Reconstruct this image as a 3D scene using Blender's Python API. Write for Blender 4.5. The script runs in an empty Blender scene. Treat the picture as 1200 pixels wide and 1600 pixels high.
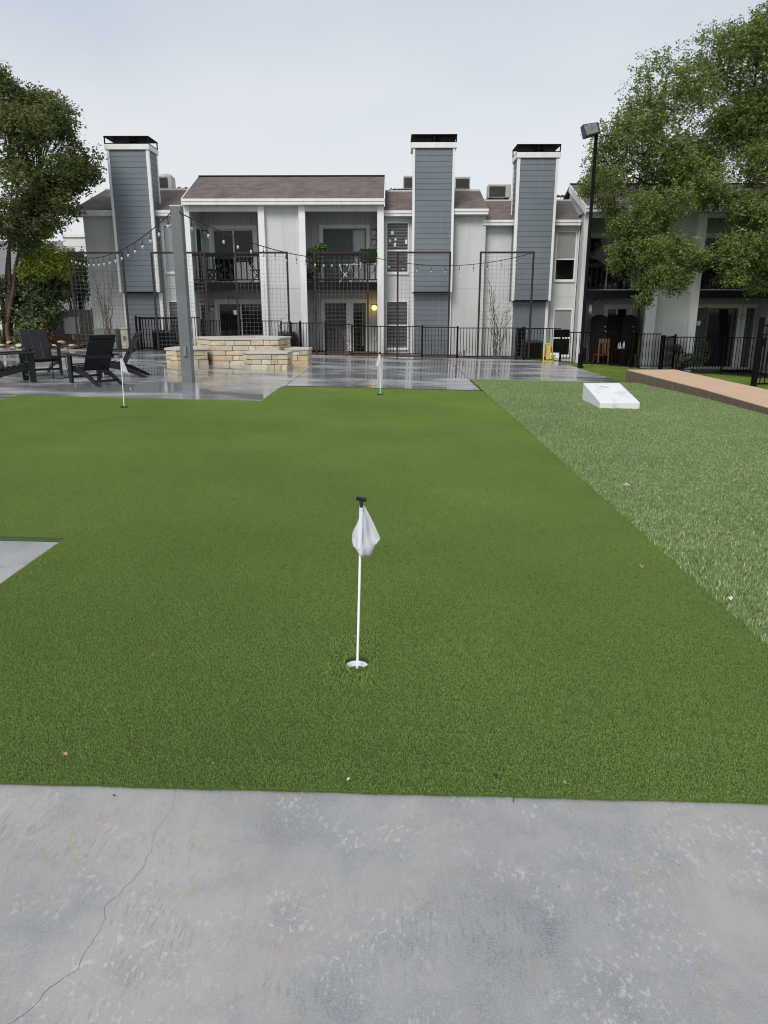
import bpy, math, random
import numpy as np
from mathutils import Matrix, Vector
random.seed(7); np.random.seed(7)
S = bpy.context.scene
COL = S.collection
PI = math.pi

# ------------------------------------------------------------------ camera, sky, sun, exposure
cam = bpy.data.cameras.new('camera'); camo = bpy.data.objects.new('camera', cam); COL.objects.link(camo)
cam.sensor_width = 36.0; cam.sensor_fit = 'AUTO'; cam.lens = 36.0 * 1150 / 1600
camo.location = (0, 0, 1.6)
camo.rotation_euler = (PI / 2 - math.atan(318 / 1150), 0, math.atan(12 / 1150))
cam.clip_start = 0.05; cam.clip_end = 3000
S.camera = camo

SUN_EL, SUN_AZ = math.radians(44), math.radians(205)      # azimuth clockwise from +Y: behind the camera, to its left
W = bpy.data.worlds.new('World'); S.world = W; W.use_nodes = True
wn, wl = W.node_tree.nodes, W.node_tree.links
bg = wn['Background']; bg.inputs['Strength'].default_value = 0.1
sky = wn.new('ShaderNodeTexSky'); sky.sky_type = 'NISHITA'; sky.sun_disc = False
sky.sun_elevation = SUN_EL; sky.sun_rotation = SUN_AZ; sky.air_density = 1.0; sky.dust_density = 2.5
wmix = wn.new('ShaderNodeMix'); wmix.data_type = 'RGBA'; wmix.inputs[0].default_value = 0.9
wtc = wn.new('ShaderNodeTexCoord'); wnz = wn.new('ShaderNodeTexNoise'); wnz.inputs['Scale'].default_value = 2.2
wnz.inputs['Detail'].default_value = 4; wnz.inputs['Roughness'].default_value = .5
wmp = wn.new('ShaderNodeMapping'); wmp.inputs['Scale'].default_value = (1, 1, 2.6)
wramp = wn.new('ShaderNodeValToRGB')
wramp.color_ramp.elements[0].position = .0; wramp.color_ramp.elements[0].color = (1.11, 1.15, 1.18, 1)
wramp.color_ramp.elements[1].position = .24; wramp.color_ramp.elements[1].color = (.775, .86, 1.0, 1)
wsc = wn.new('ShaderNodeVectorMath'); wsc.operation = 'SCALE'; wsc.inputs['Scale'].default_value = 4.75
wl.new(wtc.outputs['Generated'], wmp.inputs['Vector']); wl.new(wmp.outputs[0], wnz.inputs['Vector'])
wsep = wn.new('ShaderNodeSeparateXYZ'); wl.new(wtc.outputs['Generated'], wsep.inputs[0])
wadd = wn.new('ShaderNodeMath'); wadd.operation = 'MULTIPLY_ADD'; wadd.inputs[1].default_value = -.36; wl.new(wnz.outputs['Fac'], wadd.inputs[0]); wl.new(wsep.outputs[2], wadd.inputs[2])
wl.new(wadd.outputs[0], wramp.inputs['Fac']); wl.new(wramp.outputs['Color'], wsc.inputs[0])
wl.new(sky.outputs[0], wmix.inputs[6]); wl.new(wsc.outputs[0], wmix.inputs[7]); wl.new(wmix.outputs[2], bg.inputs['Color'])
sl = bpy.data.lights.new('sun', 'SUN'); sl.energy = 1.5; sl.angle = math.radians(24); sl.color = (1.0, .965, .91)
so = bpy.data.objects.new('sun', sl); COL.objects.link(so)
dv = Vector((math.sin(SUN_AZ) * math.cos(SUN_EL), math.cos(SUN_AZ) * math.cos(SUN_EL), math.sin(SUN_EL)))
so.rotation_euler = dv.to_track_quat('Z', 'Y').to_euler(); so.location = dv * 60
S.view_settings.view_transform = 'Standard'; S.view_settings.look = 'None'
S.view_settings.exposure = 0.6; S.view_settings.gamma = 1; S.view_settings.use_curve_mapping = False
S.render.engine = 'CYCLES'
S.cycles.use_denoising = True
S.cycles.pixel_filter_type = 'BLACKMAN_HARRIS'; S.cycles.filter_width = 1.05
S.cycles.max_bounces = 6; S.cycles.diffuse_bounces = 3; S.cycles.glossy_bounces = 3; S.cycles.transparent_max_bounces = 8
S.cycles.sample_clamp_indirect = 4; S.cycles.caustics_reflective = False; S.cycles.caustics_refractive = False

# ------------------------------------------------------------------ materials
class NT:
    """tiny node-tree helper; colours and relief read world position"""
    def __init__(s, name):
        s.m = bpy.data.materials.new(name); s.m.use_nodes = True
        s.t = s.m.node_tree; s.n = s.t.nodes; s.l = s.t.links
        s.b = s.n['Principled BSDF']; s.geo = s.n.new('ShaderNodeNewGeometry')
    def pos(s, scale=(1, 1, 1), rot=(0, 0, 0)):
        m = s.n.new('ShaderNodeMapping'); m.inputs['Scale'].default_value = scale; m.inputs['Rotation'].default_value = rot
        s.l.new(s.geo.outputs['Position'], m.inputs['Vector']); return m.outputs[0]
    def noise(s, sc, detail=3, rough=.55, v=None, dist=0):
        n = s.n.new('ShaderNodeTexNoise'); n.inputs['Scale'].default_value = sc; n.inputs['Detail'].default_value = detail
        n.inputs['Roughness'].default_value = rough; n.inputs['Distortion'].default_value = dist
        s.l.new(v if v is not None else s.geo.outputs['Position'], n.inputs['Vector']); return n.outputs['Fac']
    def ramp(s, f, stops):
        r = s.n.new('ShaderNodeValToRGB'); e = r.color_ramp.elements
        while len(e) < len(stops): e.new(.5)
        for i, (p, c) in enumerate(stops):
            e[i].position = p; e[i].color = (c, c, c, 1) if isinstance(c, (int, float)) else (*c, 1)
        s.l.new(f, r.inputs['Fac']); return r.outputs['Color']
    def mix(s, f, a, b, mode='MIX'):
        m = s.n.new('ShaderNodeMix'); m.data_type = 'RGBA'; m.blend_type = mode
        for k, v in ((0, f), (6, a), (7, b)):
            if hasattr(v, 'links'): s.l.new(v, m.inputs[k])
            else: m.inputs[k].default_value = v if k == 0 else (*v, 1)
        return m.outputs[2]
    def math(s, op, a, b=0):
        m = s.n.new('ShaderNodeMath'); m.operation = op
        for k, v in ((0, a), (1, b)):
            if hasattr(v, 'links'): s.l.new(v, m.inputs[k])
            else: m.inputs[k].default_value = v
        return m.outputs[0]
    def set(s, **k):
        for q, v in k.items():
            q = {'col': 'Base Color', 'rough': 'Roughness', 'metal': 'Metallic', 'spec': 'Specular IOR Level'}.get(q, q)
            i = s.b.inputs[q]
            if hasattr(v, 'links'): s.l.new(v, i)
            else: i.default_value = (*v, 1) if isinstance(v, tuple) else v
        return s
    def bump(s, h, strength=.3, dist=.01):
        b = s.n.new('ShaderNodeBump'); b.inputs['Strength'].default_value = strength; b.inputs['Distance'].default_value = dist
        s.l.new(h, b.inputs['Height']); s.l.new(b.outputs[0], s.b.inputs['Normal']); return s

M = {}
def plain(name, col, rough=.5, metal=0, var=.12, sc=6, bump=0, bsc=60, spec=.5, grime=0):
    t = NT(name)
    a = tuple(c * (1 - var) for c in col); b = tuple(min(1, c * (1 + var)) for c in col)
    c = t.mix(t.ramp(t.noise(sc, 4), [(.3, 0.), (.7, 1.)]), a, b)
    if grime:
        g = t.ramp(t.noise(1.7, 6, .7, t.pos((2.2, 2.2, .22))), [(.46, 0.), (.72, grime)])
        c = t.mix(g, c, tuple(q * .45 for q in col))
    t.set(col=c, rough=rough, metal=metal, spec=spec)
    if bump: t.bump(t.noise(bsc, 3), bump, .01)
    M[name] = t.m; return t

def mats():
    plain('stucco', (.62, .635, .62), .85, var=.05, sc=1.3, bump=.18, bsc=45, grime=.20)
    plain('siding_white', (.68, .70, .70), .7, var=.04)
    plain('trim', (.84, .84, .82), .5, var=.03, sc=3, bump=.06, bsc=20, grime=.28)
    t = NT('chimney_siding')
    n = t.ramp(t.noise(.9, 4, .6), [(.3, (.145, .170, .192)), (.7, (.178, .205, .228))])
    streak = t.ramp(t.noise(1.0, 3, .6, t.pos((7, 7, .35))), [(.60, 0.), (.82, .35)])
    t.set(col=t.mix(streak, n, (.27, .30, .33)), rough=.55).bump(t.noise(30, 3, .6, t.pos((.4, .4, 3))), .12, .004); M['chimney_siding'] = t.m
    t = NT('groove_siding')
    x = t.n.new('ShaderNodeSeparateXYZ'); t.l.new(t.geo.outputs['Position'], x.inputs[0])
    f = t.math('FRACT', t.math('MULTIPLY', x.outputs[0], 1 / .2))
    gr = t.ramp(f, [(0., 0.), (.05, 0.), (.09, 1.), (1., 1.)])
    t.set(col=t.mix(t.noise(3), (.48, .495, .485), (.56, .575, .565)), rough=.8).bump(gr, 1.0, .015); M['groove_siding'] = t.m
    # asphalt shingles: courses 14 cm, tabs 30 cm
    t = NT('shingle')
    br = t.n.new('ShaderNodeTexBrick'); br.inputs['Scale'].default_value = 1
    br.inputs['Brick Width'].default_value = .3; br.inputs['Row Height'].default_value = .14; br.inputs['Mortar Size'].default_value = .008
    br.inputs['Color1'].default_value = (.095, .070, .060, 1); br.inputs['Color2'].default_value = (.195, .152, .132, 1)
    br.inputs['Mortar'].default_value = (.06, .05, .046, 1); br.inputs['Mortar Smooth'].default_value = .3
    sw = t.n.new('ShaderNodeCombineXYZ'); sx = t.n.new('ShaderNodeSeparateXYZ'); t.l.new(t.geo.outputs['Position'], sx.inputs[0])
    t.l.new(sx.outputs[0], sw.inputs[0]); t.l.new(t.math('MULTIPLY', sx.outputs[1], 1.1), sw.inputs[1])
    t.l.new(sw.outputs[0], br.inputs['Vector'])
    c = t.mix(t.ramp(t.noise(.8, 5, .6), [(.35, 0.), (.7, .5)]), br.outputs['Color'], (.215, .172, .15))
    c = t.mix(t.ramp(t.noise(140, 2), [(.4, 0.), (.7, .5)]), c, (.10, .085, .08))
    t.set(col=c, rough=.9).bump(br.outputs['Fac'], -.5, .01); M['shingle'] = t.m
    plain('flashing', (.62, .63, .62), .5, var=.08)
    plain('black_metal', (.005, .005, .006), .6, var=.3, sc=12, spec=.1)
    plain('dark_rail', (.010, .011, .014), .65, var=.2, spec=.12)
    plain('frame_red', (.026, .009, .009), .6, var=.35, sc=9)
    plain('wire', (.16, .165, .16), .5, metal=.6, var=.2)
    plain('pole_grey', (.16, .178, .183), .4, var=.12, sc=4, bump=.05)
    plain('chair_plastic', (.008, .0085, .010), .5, var=.25, sc=10, bump=.08, bsc=90, spec=.4)
    plain('white_plastic', (.80, .81, .82), .4, var=.03)
    plain('black_plastic', (.012, .012, .013), .35, var=.1)
    plain('ac_case', (.50, .49, .45), .5, var=.08, grime=.4)
    plain('ac_grille', (.05, .05, .05), .6, var=.2)
    plain('painted_dark', (.012, .014, .017), .9, var=.3)  # near-black colour stands in for unlit depth behind panes and in the board hole
    plain('blind', (.45, .45, .43), .6, var=.05)
    plain('vane', (.78, .80, .80), .7, var=.08)
    plain('screen_mesh', (.055, .065, .07), .7, var=.1)
    plain('shade_white', (.86, .87, .86), .6, var=.03)
    plain('wood_brown', (.21, .10, .045), .5, var=.3, sc=14)
    plain('wood_dark', (.012, .008, .006), .6, var=.3, spec=.2)
    plain('wood_fence', (.24, .20, .175), .85, var=.3, sc=7, bump=.3, bsc=30)
    plain('yellow_metal', (.62, .45, .03), .4, var=.08)
    plain('utility_green', (.20, .22, .20), .5, var=.1)
    plain('cream_box', (.62, .58, .47), .5, var=.06)
    plain('sign_white', (.85, .86, .87), .35, var=.03)
    plain('green_hedge', (.018, .045, .012), .9, spec=.1, var=.5, sc=60, bump=.6, bsc=90)
    plain('far_roof', (.20, .19, .19), .9, var=.1)
    plain('lamp_metal', (.04, .042, .04), .5, var=.2)
    plain('lime_paint', (.25, .5, .08), .5)
    plain('far_wall', (.74, .74, .72), .8, var=.03)
    plain('bark', (.11, .078, .056), .85, var=.35, sc=9, bump=.4, bsc=24)
    plain('bark_dark', (.045, .036, .03), .9, var=.35, sc=9, bump=.5, bsc=24)
    plain('vine_stem', (.13, .10, .08), .85, var=.3, sc=20)
    plain('clay', (.10, .06, .045), .7)
    plain('cable', (.010, .010, .011), .55)
    plain('tan_leaf', (.42, .30, .12), .7, var=.3, sc=80)
    plain('cup_grey', (.13, .135, .14), .5)
    # bulb glass: clear
    t = NT('bulb_glass'); t.set(col=(.85, .84, .80), rough=.12, **{'Transmission Weight': .55}); M['bulb_glass'] = t.m
    # lit lamp globe
    t = NT('lamp_lit'); t.set(col=(.9, .7, .2), rough=.4, **{'Emission Color': (1.0, .74, .22), 'Emission Strength': 1.1}); M['lamp_lit'] = t.m
    plain('lamp_glass', (.62, .63, .62), .25, var=.03)
    plain('flood_glass', (.22, .23, .21), .2, var=.5, sc=9, metal=.4)
    # window glass
    t = NT('glass'); o = t.n['Material Output']; tr = t.n.new('ShaderNodeBsdfTransparent'); tr.inputs[0].default_value = (.93, .94, .94, 1)
    gl = t.n.new('ShaderNodeBsdfGlossy'); gl.inputs['Roughness'].default_value = .03; gl.inputs[0].default_value = (.9, .93, .95, 1)
    fr = t.n.new('ShaderNodeFresnel'); fr.inputs[0].default_value = 1.4; mx = t.n.new('ShaderNodeMixShader')
    t.l.new(fr.outputs[0], mx.inputs[0]); t.l.new(tr.outputs[0], mx.inputs[1]); t.l.new(gl.outputs[0], mx.inputs[2]); t.l.new(mx.outputs[0], o.inputs[0]); M['glass'] = t.m
    # cloth
    t = NT('flag_cloth'); t.set(col=(.90, .905, .94), rough=.75, **{'Sheen Weight': .2}); M['flag_cloth'] = t.m
    t.bump(t.noise(900, 1), .15, .001)
    tl = t.n.new('ShaderNodeBsdfTranslucent'); tl.inputs[0].default_value = (.90, .91, .95, 1); mx = t.n.new('ShaderNodeMixShader'); mx.inputs[0].default_value = .4
    t.l.new(t.b.outputs[0], mx.inputs[1]); t.l.new(tl.outputs[0], mx.inputs[2]); t.l.new(mx.outputs[0], t.n['Material Output'].inputs[0])

    # foreground slab: worn blue-grey stain over cream concrete
    t = NT('worn_concrete')
    c = t.mix(t.ramp(t.noise(1.1, 5, .6), [(.3, 0.), (.7, 1.)]), (.168, .179, .202), (.245, .252, .266))
    c = t.mix(t.ramp(t.noise(.85, 6, .62, t.pos((1, .8, 1), (0, 0, .5))), [(.40, 0.), (.60, .85)]), c, (.42, .40, .365))
    c = t.mix(t.ramp(t.noise(9, 6, .68, t.pos((1, .6, 1), (0, 0, -.35))), [(.42, 0.), (.66, .45)]), c, (.37, .36, .34))
    c = t.mix(t.ramp(t.noise(5, 5, .65), [(.50, 0.), (.72, .5)]), c, (.165, .178, .20))
    pa = t.ramp(t.noise(2.4, 4, .62), [(.47, 0.), (.60, 1.)]); fl = t.ramp(t.noise(62, 3, .6, t.pos((1, .65, 1), (0, 0, -.3))), [(.56, 0.), (.63, .62)])
    c = t.mix(t.math('MULTIPLY', pa, fl), c, (.60, .585, .535))
    pb = t.ramp(t.noise(1.9, 4, .62, t.pos((1, 1, 1), (0, 0, 2))), [(.50, 0.), (.62, 1.)]); fb = t.ramp(t.noise(34, 4, .65, t.pos((1.5, .6, 1), (0, 0, -.35))), [(.52, 0.), (.64, .75)])
    c = t.mix(t.math('MULTIPLY', pb, fb), c, (.36, .265, .155))
    pc = t.ramp(t.noise(2.1, 4, .62, t.pos((1, 1.6, 1), (0, 0, 1))), [(.48, 0.), (.62, 1.)]); fc = t.ramp(t.noise(80, 4, .7, t.pos((1.3, .22, 1), (0, 0, -.3))), [(.50, 0.), (.66, .7)])
    c = t.mix(t.math('MULTIPLY', pc, fc), c, (.15, .155, .165))
    sp = t.n.new('ShaderNodeTexVoronoi'); sp.inputs['Scale'].default_value = 7; t.l.new(t.geo.outputs['Position'], sp.inputs['Vector'])
    c = t.mix(t.ramp(sp.outputs['Distance'], [(.018, .8), (.03, 0.)]), c, (.05, .05, .05))
    grain = t.noise(260, 3, .7)
    c = t.mix(t.ramp(grain, [(.40, 0.), (.60, .55)]), c, (.42, .41, .39))
    c = t.mix(t.ramp(t.noise(300, 3, .7), [(.60, 0.), (.72, .45)]), c, (.12, .125, .135))
    t.set(col=c, rough=t.ramp(t.noise(2.2, 4), [(.3, .42), (.7, .66)]), spec=.4)
    t.bump(t.mix(.5, t.noise(120, 4, .7, t.pos((1, .4, 1))), t.noise(18, 3)), .45, .006); M['worn_concrete'] = t.m
    # wet patio: thin water film between damp patches
    t = NT('wet_concrete')
    film = t.ramp(t.noise(.55, 5, .62, t.pos((.55, 1.25, 1))), [(.40, 0.), (.55, 1.)])
    dry = t.mix(t.noise(1.3, 5, .6), (.33, .335, .34), (.50, .495, .485))
    tanp = t.ramp(t.noise(.5, 3, .6, t.pos((1, 1, 1), (0, 0, 1))), [(.55, 0.), (.7, .5)])
    dry = t.mix(tanp, dry, (.48, .43, .36))
    wet = t.mix(t.noise(2.0, 4), (.19, .195, .20), (.28, .285, .29))
    t.set(col=t.mix(film, dry, wet), rough=t.mix(film, t.mix(t.noise(3), (.24,) * 3, (.38,) * 3), (.045,) * 3), spec=.62)
    wav = t.noise(5.5, 2, .5); t.bump(t.mix(film, t.noise(60, 4, .7), wav), .035, .02); M['wet_concrete'] = t.m
    plain('crack_grey', (.19, .195, .205), .9)
    plain('joint', (.06, .06, .06), .8)
    t = NT('tan_concrete')
    c = t.mix(t.noise(1.4, 5, .6), (.55, .365, .24), (.66, .465, .325))
    c = t.mix(t.ramp(t.noise(60, 4, .7), [(.5, 0.), (.8, .4)]), c, (.30, .2, .14))
    t.set(col=c, rough=.85, spec=.2).bump(t.noise(90, 3), .2, .005); M['tan_concrete'] = t.m
    t = NT('stained_edge')
    c = t.mix(t.noise(2.5, 4, .6, t.pos((3, 3, .7))), (.07, .055, .043), (.22, .165, .12))
    t.set(col=c, rough=.85).bump(t.noise(30, 4), .4, .01); M['stained_edge'] = t.m
    t = NT('white_concrete')
    c = t.mix(t.noise(5, 4), (.74, .75, .75), (.82, .83, .82))
    c = t.mix(t.ramp(t.noise(4.5, 5, .65, t.pos((1, .6, .6))), [(.55, 0.), (.68, .45)]), c, (.42, .43, .43))
    c = t.mix(t.ramp(t.noise(48, 3, .7), [(.66, 0.), (.72, .7)]), c, (.12, .11, .1))
    t.set(col=c, rough=.6).bump(t.noise(70, 3), .15, .004); M['white_concrete'] = t.m
    for i, (a, b) in enumerate((((.54, .45, .30), (.68, .59, .43)), ((.58, .52, .40), (.70, .64, .51)), ((.54, .40, .22), (.66, .53, .33)), ((.48, .41, .30), (.62, .55, .43)))):
        t = NT('limestone_%d' % i)
        c = t.mix(t.ramp(t.noise(7, 5, .65), [(.3, 0.), (.7, 1.)]), a, b)
        c = t.mix(t.ramp(t.noise(3.1, 4, .6), [(.54, 0.), (.70, .7)]), c, (.42, .25, .09) if i != 1 else (.30, .27, .23))
        c = t.mix(t.ramp(t.noise(22, 4, .7), [(.6, 0.), (.75, .5)]), c, (.16, .13, .10))
        t.set(col=c, rough=.85).bump(t.noise(16, 5, .65), .7, .02); M['limestone_%d' % i] = t.m
    t = NT('limestone_cap'); c = t.mix(t.noise(5, 5, .6), (.46, .42, .36), (.60, .56, .50))
    t.set(col=c, rough=.6).bump(t.noise(24, 4), .4, .01); M['limestone_cap'] = t.m
    plain('mortar', (.36, .32, .25), .95, bump=.4)
    t = NT('mulch'); c = t.mix(t.noise(14, 4, .7), (.05, .032, .022), (.20, .13, .085))
    c = t.mix(t.ramp(t.noise(40, 3, .7), [(.58, 0.), (.7, .8)]), c, (.36, .27, .18)); t.set(col=c, rough=.95).bump(t.noise(30, 4), 1, .04); M['mulch'] = t.m
    t = NT('soil_grass'); c = t.mix(t.ramp(t.noise(3, 5, .65), [(.45, 0.), (.6, 1.)]), (.055, .105, .02), (.14, .11, .07))
    t.set(col=c, rough=.95).bump(t.noise(60, 4), .8, .03); M['soil_grass'] = t.m
    # turf bases
    t = NT('putting_backing'); t.set(col=t.mix(t.noise(160, 3, .7), (.030, .056, .012), (.065, .11, .022)), rough=.95).bump(t.noise(170, 3), .8, .01); M['putting_backing'] = t.m
    t = NT('lawn_backing'); t.set(col=t.mix(t.noise(90, 3, .7), (.035, .065, .022), (.09, .14, .05)), rough=.95).bump(t.noise(90, 3), .8, .02); M['lawn_backing'] = t.m
    # fibres and leaves carry a per-fibre tint
    def fibre(name, stops, big, rough=.6, trans=.25, spec=.1):
        t = NT(name); at = t.n.new('ShaderNodeAttribute'); at.attribute_name = 'tint'
        c = t.ramp(at.outputs['Fac'], stops)
        lo = t.ramp(t.noise(big[0], 4, .6), [(.3, big[1]), (.7, big[2])])
        c = t.mix(1.0, c, lo, 'MULTIPLY')
        t.set(col=c, rough=rough, spec=spec)
        tl = t.n.new('ShaderNodeBsdfTranslucent'); t.l.new(c, tl.inputs[0]); mx = t.n.new('ShaderNodeMixShader'); mx.inputs[0].default_value = trans
        t.l.new(t.b.outputs[0], mx.inputs[1]); t.l.new(tl.outputs[0], mx.inputs[2]); t.l.new(mx.outputs[0], t.n['Material Output'].inputs[0]); M[name] = t.m
    fibre('putting_fibre', [(0, (.105, .175, .034)), (.45, (.245, .368, .080)), (.8, (.355, .485, .125)), (1, (.60, .67, .30))], (.45, (.80, .84, .82), (1.12, 1.08, 1.1)), rough=.5, spec=.24)
    fibre('lawn_fibre', [(0, (.11, .18, .055)), (.45, (.255, .365, .135)), (.7, (.44, .55, .25)), (1, (.95, .96, .74))], (.6, (.86, .88, .9), (1.1, 1.07, 1.05)))
    fibre('grass_blade', [(0, (.13, .20, .04)), (.6, (.26, .37, .07)), (1, (.46, .48, .17))], (.8, (.7, .8, .8), (1.1, 1.1, 1.)))
    fibre('elm_leaf', [(0, (.095, .135, .042)), (.5, (.21, .275, .08)), (.85, (.34, .41, .125)), (1, (.52, .58, .22))], (.5, (.82, .85, .85), (1.1, 1.1, 1.05)), trans=.3)
    fibre('myrtle_leaf', [(0, (.08, .105, .038)), (.55, (.16, .195, .068)), (.85, (.24, .28, .10)), (.93, (.24, .15, .11)), (1, (.36, .25, .20))], (.6, (.8, .85, .85), (1.15, 1.1, 1.05)), trans=.25)
    fibre('bush_leaf', [(0, (.085, .13, .055)), (.6, (.17, .25, .10)), (1, (.30, .40, .17))], (.9, (.8, .85, .85), (1.15, 1.1, 1.0)), trans=.25)
    fibre('lime_leaf', [(0, (.24, .30, .05)), (.6, (.40, .48, .08)), (1, (.60, .66, .16))], (.9, (.8, .85, .85), (1.1, 1.1, 1.0)), trans=.35)
    fibre('red_leaf', [(0, (.09, .04, .025)), (.6, (.16, .075, .045)), (1, (.25, .14, .08))], (.9, (.8, .85, .85), (1.1, 1.1, 1.0)), trans=.25)
mats()

# ------------------------------------------------------------------ mesh helpers
class MB:
    def __init__(s): s.v = []; s.f = []
    def add(s, vs, fs):
        o = len(s.v); s.v += [tuple(p) for p in vs]; s.f += [tuple(i + o for i in f) for f in fs]; return s
    def box(s, x0, x1, y0, y1, z0, z1):
        return s.add([(x, y, z) for z in (z0, z1) for y in (y0, y1) for x in (x0, x1)],
                     [(0, 2, 3, 1), (4, 5, 7, 6), (0, 1, 5, 4), (2, 6, 7, 3), (0, 4, 6, 2), (1, 3, 7, 5)])
    def hexa(s, b, t):      # bottom quad, top quad (both counter-clockwise from above)
        return s.add(list(b) + list(t), [(3, 2, 1, 0), (4, 5, 6, 7)] + [(i, (i + 1) % 4, 4 + (i + 1) % 4, 4 + i) for i in range(4)])
    def slab(s, q, th):     # quad with a thickness downwards along z
        return s.hexa([(x, y, z - th) for x, y, z in q], q)
    def prism(s, poly, z0, z1):
        n = len(poly); return s.add([(x, y, z0) for x, y in poly] + [(x, y, z1) for x, y in poly],
            [tuple(range(n))[::-1], tuple(range(n, 2 * n))] + [(i, (i + 1) % n, n + (i + 1) % n, n + i) for i in range(n)])
    def beam(s, a, b, w, h, up=(0, 0, 1)):
        a, b = Vector(a), Vector(b); d = (b - a).normalized(); u = Vector(up); sd = d.cross(u)
        if sd.length < 1e-4: sd = d.cross(Vector((0, 1, 0)))
        sd.normalize(); u = sd.cross(d).normalized(); sd *= w / 2; u *= h / 2
        vs = [a - sd - u, a + sd - u, a + sd + u, a - sd + u, b - sd - u, b + sd - u, b + sd + u, b - sd + u]
        return s.add(vs, [(0, 1, 2, 3), (7, 6, 5, 4), (0, 4, 5, 1), (1, 5, 6, 2), (2, 6, 7, 3), (3, 7, 4, 0)])
    def tube(s, pts, r, n=6, cap=True):
        pts = [Vector(p) for p in pts]; m = len(pts); rr = r if isinstance(r, (list, tuple)) else [r] * m
        vs = []; ref = Vector((.31, .2, .93))
        for i, p in enumerate(pts):
            d = (pts[min(i + 1, m - 1)] - pts[max(i - 1, 0)])
            if d.length < 1e-9: d = Vector((0, 0, 1))
            d.normalize(); a = d.cross(ref)
            if a.length < 1e-3: a = d.cross(Vector((1, 0, 0)))
            a.normalize(); b = d.cross(a)
            vs += [p + (a * math.cos(2 * PI * k / n) + b * math.sin(2 * PI * k / n)) * rr[i] for k in range(n)]
        fs = [(i * n + k, i * n + (k + 1) % n, (i + 1) * n + (k + 1) % n, (i + 1) * n + k) for i in range(m - 1) for k in range(n)]
        if cap: fs += [tuple(range(n)), tuple(range((m - 1) * n, m * n))]
        return s.add(vs, fs)
    def lathe(s, c, prof, n=16):
        cx, cy, cz = c; m = len(prof)
        vs = [(cx + r * math.cos(2 * PI * k / n), cy + r * math.sin(2 * PI * k / n), cz + z) for r, z in prof for k in range(n)]
        return s.add(vs, [(i * n + k, i * n + (k + 1) % n, (i + 1) * n + (k + 1) % n, (i + 1) * n + k) for i in range(m - 1) for k in range(n)])
    def mesh(s, name, mat, smooth=False):
        me = bpy.data.meshes.new(name); me.from_pydata(s.v, [], s.f); me.materials.append(M[mat])
        if smooth: me.polygons.foreach_set('use_smooth', [True] * len(me.polygons))
        me.update(); return me
    def build(s, name, mat, parent=None, smooth=False, bevel=0, seg=2):
        return link(name, s.mesh(name, mat, smooth), parent, bevel, seg)

def link(name, me, parent=None, bevel=0, seg=2):
    o = bpy.data.objects.new(name, me); COL.objects.link(o)
    if parent is not None:
        o.parent = parent
        if parent.type == 'EMPTY': o.matrix_parent_inverse = Matrix.Translation(-parent.location) if not parent.rotation_euler.z else Matrix.Identity(4)
    if bevel:
        b = o.modifiers.new('bevel', 'BEVEL'); b.width = bevel; b.segments = seg; b.limit_method = 'ANGLE'
    return o
def tag(o, label=None, cat=None, group=None, kind=None):
    for k, v in (('label', label), ('category', cat), ('group', group), ('kind', kind)):
        if v: o[k] = v
    return o
def thing(name, label, cat, loc=(0, 0, 0), group=None):
    o = bpy.data.objects.new(name, None); COL.objects.link(o); o.location = loc; o.empty_display_size = .2
    return tag(o, label, cat, group)
UNIT = {}
def piece(name, mat, parent, x0, x1, y0, y1, z0, z1, rz=0):
    """one box-shaped piece: all pieces of a material share one mesh"""
    if mat not in UNIT: UNIT[mat] = MB().box(-.5, .5, -.5, .5, -.5, .5).mesh('piece_' + mat, mat)
    o = link(name, UNIT[mat], parent)
    o.location = ((x0 + x1) / 2, (y0 + y1) / 2, (z0 + z1) / 2); o.scale = (x1 - x0, y1 - y0, z1 - z0); o.rotation_euler.z = rz
    return o
def copy_thing(root, loc, rz=0, label=None):
    r = root.copy(); COL.objects.link(r); r.location = loc; r.rotation_euler.z = rz
    if label: r['label'] = label
    for ch in list(root.children):
        c = ch.copy(); COL.objects.link(c); c.parent = r
        for g in ch.children:
            d = g.copy(); COL.objects.link(d); d.parent = c
    return r

SLOPE = -.0225                      # the paved area falls to the right
def smooth(a, b, x): t = min(1, max(0, (x - a) / (b - a))); return t * t * (3 - 2 * t)
def gz(x, y):
    z = SLOPE * max(-13, min(x, 5.6))
    if x > 5.6: z += SLOPE * min(x - 5.6, 8) - smooth(18.5, 24.5, y) * .055 * min(x - 5.6, 8)
    return z

# ------------------------------------------------------------------ ground
def sheet(name, mat, xs, ys, dz, parent=None):
    vs = [(x, y, gz(x, y) + dz) for y in ys for x in xs]; n = len(xs)
    fs = [(j * n + i, j * n + i + 1, (j + 1) * n + i + 1, (j + 1) * n + i) for j in range(len(ys) - 1) for i in range(n - 1)]
    return MB().add(vs, fs).build(name, mat, parent)
xs = [-900, -200, -60, -30, -20, -16, -13] + [k * .7 for k in range(-18, 22)] + [17, 22, 30, 60, 200, 900]
ys = [-300, -60, -10, 0, 5, 10, 14, 17] + [18 + k * .6 for k in range(18)] + [30, 34, 45, 80, 200, 900]
tag(sheet('ground', 'soil_grass', xs, ys, -.09), kind='structure')

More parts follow.
